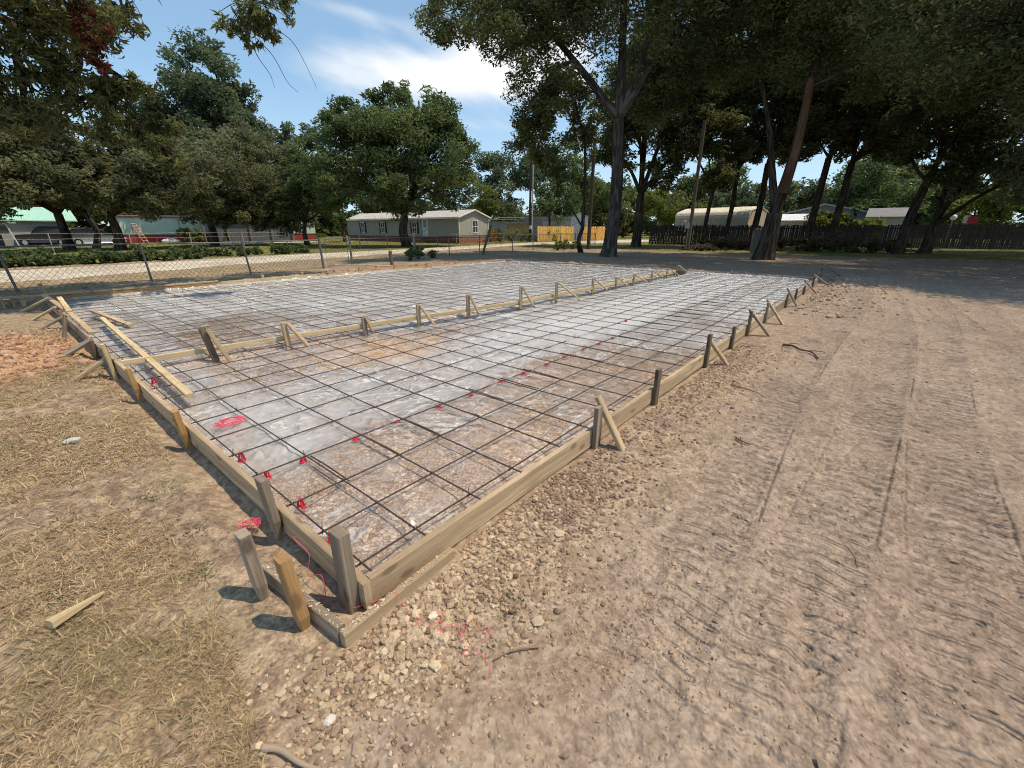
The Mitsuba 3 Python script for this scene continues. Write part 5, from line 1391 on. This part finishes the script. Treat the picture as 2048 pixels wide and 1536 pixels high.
# buildings seen over the fence, further right
bg = thing('gabled_house', 'blue grey metal house with a wide low gable behind the yellow green bushes', 'house')
m = MB()
m.add(*prism([(0, 0), (8.4, 0), (8.4, 3.05), (4.0, 4.0), (0, 3.0)], 0, 10, (60.4, 8.7, 0), (0.10, -0.995, 0), (0, 0, 1), (0.995, 0.10, 0)), None, (0.17, 0.20, 0.24))
m.put('wall', 'paint_matt', bg, color=True)
m = MB()
for pl in ([(-0.3, 2.95), (4.0, 4.0), (4.0, 4.14), (-0.3, 3.09)], [(8.7, 3.0), (8.7, 3.14), (4.0, 4.14), (4.0, 4.0)]):
    m.add(*prism(pl, -0.3, 10.2, (60.4, 8.7, 0), (0.10, -0.995, 0), (0, 0, 1), (0.995, 0.10, 0)), None, (0.34, 0.39, 0.43))
m.put('roof', 'paint_matt', bg, color=True)
gr = thing('low_house', 'house with flat grey shingle roof and pale blue wall, right of the blue grey gable', 'house')
flat_part('wall', gr, [((60.5, -1.2, 1.3), (4.0, 3.2, 2.6), 0.05)], (0.45, 0.52, 0.56))
m = MB().add(*prism([(-0.5, 2.55), (-0.5, 2.65), (2.2, 3.55), (2.2, 3.45)], -3.2, 0.6, (58.5, 0.2, 0), (1, 0, 0), (0, 0, 1), (0, 1, 0)), None, (0.22, 0.21, 0.20))
m.add(*prism([(2.2, 3.45), (2.2, 3.55), (4.9, 2.65), (4.9, 2.55)], -3.2, 0.6, (58.5, 0.2, 0), (1, 0, 0), (0, 0, 1), (0, 1, 0)), None, (0.22, 0.21, 0.20))
m.put('roof', 'paint_matt', gr, color=True)
wr = thing('white_building', 'white roofed low building between the double trunked tree and the blue grey gable', 'building')
flat_part('wall', wr, [((56.0, 6.9, 1.15), (3.0, 3.2, 2.3), 0.0)], (0.55, 0.56, 0.57))
m = MB().add(*prism([(-0.3, 2.25), (-0.3, 2.35), (1.5, 3.0), (3.3, 2.35), (3.3, 2.25), (1.5, 2.9)], -3.5, 0.1, (54.5, 8.5, 0), (1, 0, 0), (0, 0, 1), (0, 1, 0)), None, (0.70, 0.70, 0.70))
m.put('roof', 'paint_matt', wr, color=True)
cv = thing('camper', 'white camper roof seen just right of the cream carport', 'camper')
flat_part('body', cv, [((52.5, 10.4, 1.45), (2.2, 2.4, 2.1))], (0.66, 0.67, 0.68))
flat_part('roof', cv, [((52.5, 10.4, 2.54), (2.05, 2.25, 0.08))], (0.75, 0.75, 0.75))
flat_part('window', cv, [((51.395, 10.4, 1.9), (0.02, 1.2, 0.5))], (0.05, 0.05, 0.06), 'paint_gloss')
m = trimesh.creation.icosphere(subdivisions=2, radius=0.22)
m.apply_translation((52.0, -5.25, 2.42))
lp = thing('lamp_post', 'white round globe on a thin post seen above the right part of the dark fence', 'lamp')
put('globe', m, 'paint_matt', lp, smooth=True, color=(0.8, 0.8, 0.8))
put('pole', tube([(52.0, -5.25, 0), (52.0, -5.25, 2.25)], 0.03, 6), 'paint_matt', lp, color=(0.3, 0.3, 0.3))
sg = thing('yard_sign', 'red and white panel seen above the right part of the dark fence', 'sign')
flat_part('panel', sg, [((52.0, -6.05, 2.25), (0.05, 0.40, 0.6))], (0.70, 0.68, 0.66))
flat_part('red_panel', sg, [((51.96, -6.45, 2.2), (0.05, 0.6, 0.55), 0.1)], (0.45, 0.05, 0.05))
put('pole', tube([(52.04, -6.2, 0), (52.04, -6.2, 2.0)], 0.03, 6), 'paint_matt', sg, color=(0.3, 0.3, 0.3))

# green roofed house and the pale green trailer on the left
gh = thing('green_roof_house', 'grey house with mint green metal roof at the left edge', 'house')
flat_part('wall', gh, [((2.2, 63.4, 1.1), (7.0, 5.2, 2.25))], (0.30, 0.28, 0.25))
m = MB()
for pl in ([(-0.4, 2.20), (2.6, 3.45), (2.6, 3.53), (-0.4, 2.28)], [(5.6, 2.20), (5.6, 2.28), (2.6, 3.53), (2.6, 3.45)]):
    m.add(*prism(pl, -7.5, 6.4, (0.0, 60.8, 0), (0, 1, 0), (0, 0, 1), (1, 0, 0)), None, (0.33, 0.56, 0.44))
m.put('roof', 'paint_matt', gh, color=True)
flat_part('window', gh, [((1.2, 60.78, 1.5), (0.8, 0.05, 0.6))], (0.05, 0.05, 0.05), 'paint_gloss')
tr_ = thing('long_trailer', 'long pale green trailer home with red trim and red skirting', 'mobile home')
ta, tb = np.array([9.7, 62.6]), np.array([29.0, 57.6])
td = unit(tb - ta)
trz = math.atan2(td[1], td[0])
tn = np.array([-td[1], td[0]])
TL = float(np.linalg.norm(tb - ta))
tc = (ta + tb) / 2 + tn * 1.8
flat_part('wall', tr_, [((tc[0], tc[1], 1.80), (TL, 3.6, 1.75), trz)], (0.50, 0.62, 0.53))
flat_part('skirting', tr_, [((tc[0], tc[1], 0.42), (TL - 0.1, 3.5, 0.95), trz)], (0.32, 0.055, 0.045))
flat_part('roof_trim', tr_, [((tc[0], tc[1], 2.76), (TL + 0.2, 3.8, 0.16), trz)], (0.38, 0.13, 0.09))
flat_part('roof', tr_, [((tc[0], tc[1], 2.88), (TL + 0.1, 3.6, 0.10), trz)], (0.62, 0.62, 0.60))
for s in (10.5,):
    p = tc - tn * 1.815 + td * (s - 3)
    flat_part('window', tr_, [((p[0], p[1], 2.0), (1.1, 0.03, 0.7), trz)], (0.06, 0.065, 0.07), 'paint_gloss')
p = tc - tn * 1.82 - td * 7.2
flat_part('wall_vent', tr_, [((p[0], p[1], 2.35), (0.9, 0.03, 0.10), trz)], (0.3, 0.36, 0.32))
p = tc - tn * 1.82 - td * 4.6
flat_part('downpipe', tr_, [((p[0], p[1], 1.75), (0.08, 0.06, 1.7), trz)], (0.25, 0.30, 0.28))
p = tc - tn * 3.0 + td * 2.2
flat_part('porch_roof', tr_, [((p[0], p[1], 2.62), (9.6, 2.6, 0.10), trz)], (0.16, 0.15, 0.14))
flat_part('shade_panel', tr_, [((p[0] + td[0] * 0.2 - tn[0] * 0.9, p[1] + td[1] * 0.2 - tn[1] * 0.9, 1.25), (8.8, 0.08, 2.3), trz)], (0.12, 0.125, 0.13), label='dark panel standing in for the shade of the lean-to porch')  # added dark panel, paints the deep shade along this stretch of wall
for q in range(5):
    pq = p - tn * 1.2 + td * (-4.6 + 2.3 * q)
    flat_part('porch_post', tr_, [((pq[0], pq[1], 1.28), (0.12, 0.12, 2.56), trz)], (0.20, 0.18, 0.16))
# open porch shelter at the far left
po = thing('porch_shelter', 'small grey shelter on slanted white poles at the left edge of the yard', 'shelter')
flat_part('roof', po, [((0.6, 54.5, 2.0), (2.6, 2.4, 0.12))], (0.35, 0.37, 0.42))
for x in (-0.4, 1.3):
    put('pole', tube([(x + 0.35, 53.5, 0), (x, 53.5, 1.95)], 0.05, 6), 'paint_matt', po, color=(0.62, 0.62, 0.62))
flat_part('bin', po, [((0.3, 55.2, 0.55), (1.2, 1.0, 1.1))], (0.06, 0.07, 0.10))

# ladder, small white tub, yard posts
ld = thing('stepladder', 'orange and white stepladder standing in front of the pale green trailer', 'ladder')
for s in (0, 1):
    put('rail', tube([(11.1 + 0.42 * s, 60.1, 0), (10.55 + 0.36 * s, 60.8, 2.05)], 0.035, 6), 'paint_matt', ld, color=(0.70, 0.22, 0.10))
    put('back_leg', tube([(10.6 + 0.42 * s, 61.3, 0), (10.57 + 0.34 * s, 60.85, 2.0)], 0.03, 6), 'paint_matt', ld, color=(0.60, 0.25, 0.12))
for q in range(6):
    z = 0.3 + 0.3 * q
    t = z / 2.05
    flat_part('step', ld, [((11.31 - 0.58 * t, 60.1 + 0.7 * t, z), (0.42, 0.16, 0.05))], (0.75, 0.73, 0.70))
flat_part('top_cap', ld, [((10.73, 60.82, 2.07), (0.42, 0.22, 0.06))], (0.75, 0.72, 0.70))
m = MB()
for q in range(12):
    a0, a1 = q / 12 * 2 * np.pi, (q + 1) / 12 * 2 * np.pi
m = trimesh.creation.icosphere(subdivisions=2)
v = np.array(m.vertices) * [0.85, 0.4, 0.28] + [13.1, 58.4, 0.26]
tag(put('rowing_tub', (v, np.array(m.faces)), 'paint_matt', color=(0.6, 0.62, 0.62), smooth=True), 'small upturned white tub on the grass before the red skirting', 'tub')
yf_ = thing('yard_fence', 'row of thin grey fence posts with wires in front of the grey mobile home', 'fence')
YP = [(19.5, 31.6), (22.0, 31.4), (24.6, 31.1), (27.2, 30.9), (29.4, 30.7), (31.2, 30.6), (34.2, 30.9), (37.5, 31.6)]
for q, (x, y) in enumerate(YP):
    put('post', tube([(x, y, 0), (x, y, 1.15)], 0.035 if q != 2 else 0.075, 6), 'paint_matt', yf_, color=(0.50, 0.50, 0.48) if q == 2 else (0.28, 0.27, 0.25))
for z in (0.6, 1.05):
    put('wire', tube([(x, y, z) for x, y in YP], 0.009, 4), 'paint_matt', yf_, color=(0.3, 0.3, 0.3))
yl = thing('yard_fence', 'wire fence on thin posts beyond the hedge in front of the parked cars', 'fence')
YP = [(-1.5, 36.0), (2.2, 36.6), (6.0, 37.2), (9.6, 38.0), (13.4, 38.8), (17.0, 39.2)]
for x, y in YP:
    put('post', tube([(x, y, 0), (x, y, 1.3)], 0.03, 6), 'paint_matt', yl, color=(0.34, 0.32, 0.29))
for z in (0.55, 0.95, 1.25):
    put('wire', tube([(x, y, z) for x, y in YP], 0.008, 4), 'paint_matt', yl, color=(0.4, 0.4, 0.4))

# ------------------------------------------------------------------ cars


def car(label, origin, heading, L, W, Hh, colour, name='parked_car', cat='car', van=True):
    t = thing(name, label, cat)
    o = np.array([*origin, 0.0])
    d = np.array([math.cos(heading), math.sin(heading), 0])
    s = np.array([-d[1], d[0], 0])
    z = np.array([0, 0, 1.0])
    if van:
        body = [(-0.5, 0.30), (-0.5, 0.62), (-0.475, 0.98), (-0.30, 1.03), (0.20, 1.0), (0.38, 0.90), (0.475, 0.72), (0.5, 0.50), (0.495, 0.28), (0.42, 0.22), (-0.42, 0.22)]
        cab = [(-0.472, 0.98), (-0.43, 1.50), (-0.36, 1.60), (-0.10, 1.66), (0.06, 1.60), (0.16, 1.45), (0.33, 0.95), (0.2, 0.9), (-0.3, 0.9)]
    else:
        body = [(-0.5, 0.32), (-0.5, 0.75), (-0.47, 1.02), (-0.2, 1.06), (0.18, 1.04), (0.44, 0.94), (0.49, 0.75), (0.5, 0.36), (0.42, 0.26), (-0.42, 0.26)]
        cab = [(-0.46, 1.02), (-0.41, 1.55), (-0.33, 1.64), (0.0, 1.64), (0.08, 1.56), (0.20, 1.03), (0.0, 0.95), (-0.3, 0.95)]
    sc = Hh / 1.66

    def ex(poly, w, ch, cl, nm, bs):
        """profile with its edges drawn in towards both flanks"""
        P = np.array(poly) * [L, sc]
        cen = P.mean(0)
        ring = []
        for k, y in ((ch, -w / 2), (1.0, -w / 2 + 0.16), (1.0, w / 2 - 0.16), (ch, w / 2)):
            Q = cen + (P - cen) * k
            ring.append(o + Q[:, :1] * d + Q[:, 1:] * z + y * s)
        n = len(P)
        V = np.vstack(ring)
        F = []
        for r in range(3):
            for i in range(n):
                j = (i + 1) % n
                F += [[r * n + i, r * n + j, (r + 1) * n + j], [r * n + i, (r + 1) * n + j, (r + 1) * n + i]]
        from shapely.geometry import Polygon
        tv, tf = trimesh.creation.triangulate_polygon(Polygon(P), engine='earcut')
        F += [[int(np.argmin(np.linalg.norm(P - tv[q], axis=1))) for q in tri][::-1] for tri in tf]
        F += [[3 * n + int(np.argmin(np.linalg.norm(P - tv[q], axis=1))) for q in tri] for tri in tf]
        return put(nm, (V, np.array(F)), bs, t, smooth=35, color=None) if False else put(nm, trimesh.Trimesh(V, np.array(F), process=False), bs, t, smooth=True, color=cl)
    ex(body, W, 0.95, colour, 'body', 'paint_gloss')
    ex(cab, W - 0.14, 0.90, (0.02, 0.022, 0.025), 'windows', 'paint_gloss')
    roof = [(x, y_) for x, y_ in cab if y_ > 1.44]
    ex([(x, y_ + 0.02) for x, y_ in roof] + [(x, y_ - 0.06) for x, y_ in roof[::-1]], W - 0.2, 0.97, colour, 'roof', 'paint_gloss')
    for x in (-0.31, 0.31):
        for q in (-1, 1):
            c = o + d * x * L + s * q * (W / 2 - 0.08) + z * 0.33
            k = put('wheel', tube([c - s * 0.11, c + s * 0.11], 0.33, 18), 'paint_matt', t, color=(0.015, 0.015, 0.015))
            put('rim', tube([c + s * q * 0.105, c + s * q * 0.12], 0.2, 12), 'paint_gloss', k, color=(0.4, 0.4, 0.4))
    for q in (-1, 1):
        c = o - d * (0.495 * L) + s * q * (W / 2 - 0.16) + z * 0.88 * sc
        put('tail_light', box(c, (0.10, 0.2, 0.36), heading), 'paint_gloss', t, color=(0.45, 0.02, 0.02))
        c = o + d * (0.475 * L) + s * q * (W / 2 - 0.25) + z * 0.68 * sc
        put('headlight', box(c, (0.14, 0.34, 0.16), heading), 'paint_gloss', t, color=(0.7, 0.7, 0.7))


car('silver minivan parked behind the tree trunks on the left', (6.9, 57.4), 0.03, 4.4, 1.8, 1.62, (0.24, 0.255, 0.275), 'minivan', 'van')
car('dark red and black car parked left of the silver minivan', (3.9, 60.2), math.pi - 0.45, 4.2, 1.8, 1.75, (0.035, 0.025, 0.028), van=False)

# ------------------------------------------------------------------ poles, cabinet, brush
up = thing('utility_pole', 'tall utility pole with pale conduit beside the yucca row', 'utility pole')
v, f = tube([(44.0, 32.95, -0.2), (44.0, 32.95, 10.6)], [0.17, 0.13], 12)
put('pole', (v, f), 'paint_matt', up, smooth=40, color=(0.07, 0.055, 0.045))
put('conduit', tube([(44.05, 32.65, 0), (44.05, 32.65, 9.6)], 0.07, 8), 'paint_matt', up, smooth=40, color=(0.42, 0.40, 0.37))
flat_part('meter_box', up, [((43.75, 32.7, 1.7), (0.2, 0.3, 0.45))], (0.55, 0.55, 0.53))
p5 = thing('wooden_pole', 'straight dark wooden pole between the slender tree and the tall forked tree', 'pole')
put('pole', tube([(30.59, 16.71, -0.2), (30.6, 16.7, 7.6)], [0.15, 0.12], 12), 'paint_matt', p5, smooth=40, color=(0.07, 0.055, 0.045))
p6 = thing('meter_pole', 'brown wooden pole with grey meter box in front of the dark board fence', 'utility pole')
put('pole', tube([(33.96, 10.07, -0.2), (33.98, 10.05, 8.6)], [0.14, 0.11], 12), 'paint_matt', p6, smooth=40, color=(0.13, 0.105, 0.085))
flat_part('meter_box', p6, [((33.72, 10.2, 1.75), (0.16, 0.28, 0.40), 0.3)], (0.42, 0.45, 0.46))
put('meter', tube([(33.66, 10.42, 2.05), (33.56, 10.45, 2.05)], 0.09, 10), 'paint_gloss', p6, color=(0.5, 0.5, 0.5))
put('conduit', tube([(33.80, 10.15, 0), (33.80, 10.15, 1.6)], 0.03, 6), 'paint_matt', p6, color=(0.35, 0.35, 0.35))
cab = thing('steel_cabinet', 'rusty grey upright metal cabinet left of the double trunked tree', 'cabinet')
flat_part('body', cab, [((33.0, 5.25, 0.72), (0.55, 0.55, 1.4), 0.4)], (0.15, 0.14, 0.12))
put('pipe', tube(curve([(32.7, 4.9, 0), (32.7, 4.9, 1.3), (32.65, 5.0, 1.5), (32.6, 5.4, 1.52)], 5), 0.05, 6), 'paint_matt', cab, color=(0.26, 0.22, 0.17))


def brush(label, c, L, W, Hh, n, seed):
    g = np.random.default_rng(seed)
    t = thing('brush_pile', label, 'brush pile')
    m = MB()
    for i in range(n):
        p = np.array(c) + np.array([g.normal(0, W), g.normal(0, L), 0]) * 0.5
        h = Hh * max(0.15, 1 - abs((p[1] - c[1]) / L) ** 2) * g.uniform(0.2, 1)
        a = g.uniform(0, 2 * np.pi)
        d = np.array([math.cos(a), math.sin(a), g.uniform(-0.4, 0.4)]) * g.uniform(0.4, 1.2)
        q = [p + [0, 0, max(0.02, h)] - d * 0.5, p + [0, 0, h + 0.1] + g.normal(0, 0.08, 3), p + [0, 0, max(0.02, h)] + d * 0.5]
        m.add(*tube(curve(q, 4), [*np.linspace(0.022, 0.008, 9)], 4), c=np.array((0.075, 0.055, 0.042)) * g.uniform(0.6, 1.6))
    k = m.put('sticks', 'paint_matt', t, color=True)
    tag(k, kind='stuff')
    V, F, C, h = leaf_cloud([(c[0] + g.normal(0, W * 0.3), c[1] + y, Hh * 0.35, Hh * 0.6, 0.8) for y in np.linspace(-L * 0.7, L * 0.7, 7)], 'dark', seed, 0.7, 6.0)
    V[:, 2] = np.maximum(V[:, 2], 0.02)
    tag(put('dry_leaves', (V, F), 'leaf', t, color=C * [0.9, 0.65, 0.6]), kind='stuff')


brush('dark brush pile of dead branches before the fence, left of the double trunked tree', (37.5, 8.2, 0), 2.6, 1.6, 1.0, 170, 401)
brush('long dark brush pile before the fence, right of the double trunked tree', (37.8, 1.2, 0), 4.6, 1.8, 1.25, 260, 402)
brush('low scatter of dead sticks at the foot of the meter pole', (33.6, 9.2, 0), 1.6, 1.0, 0.35, 70, 403)
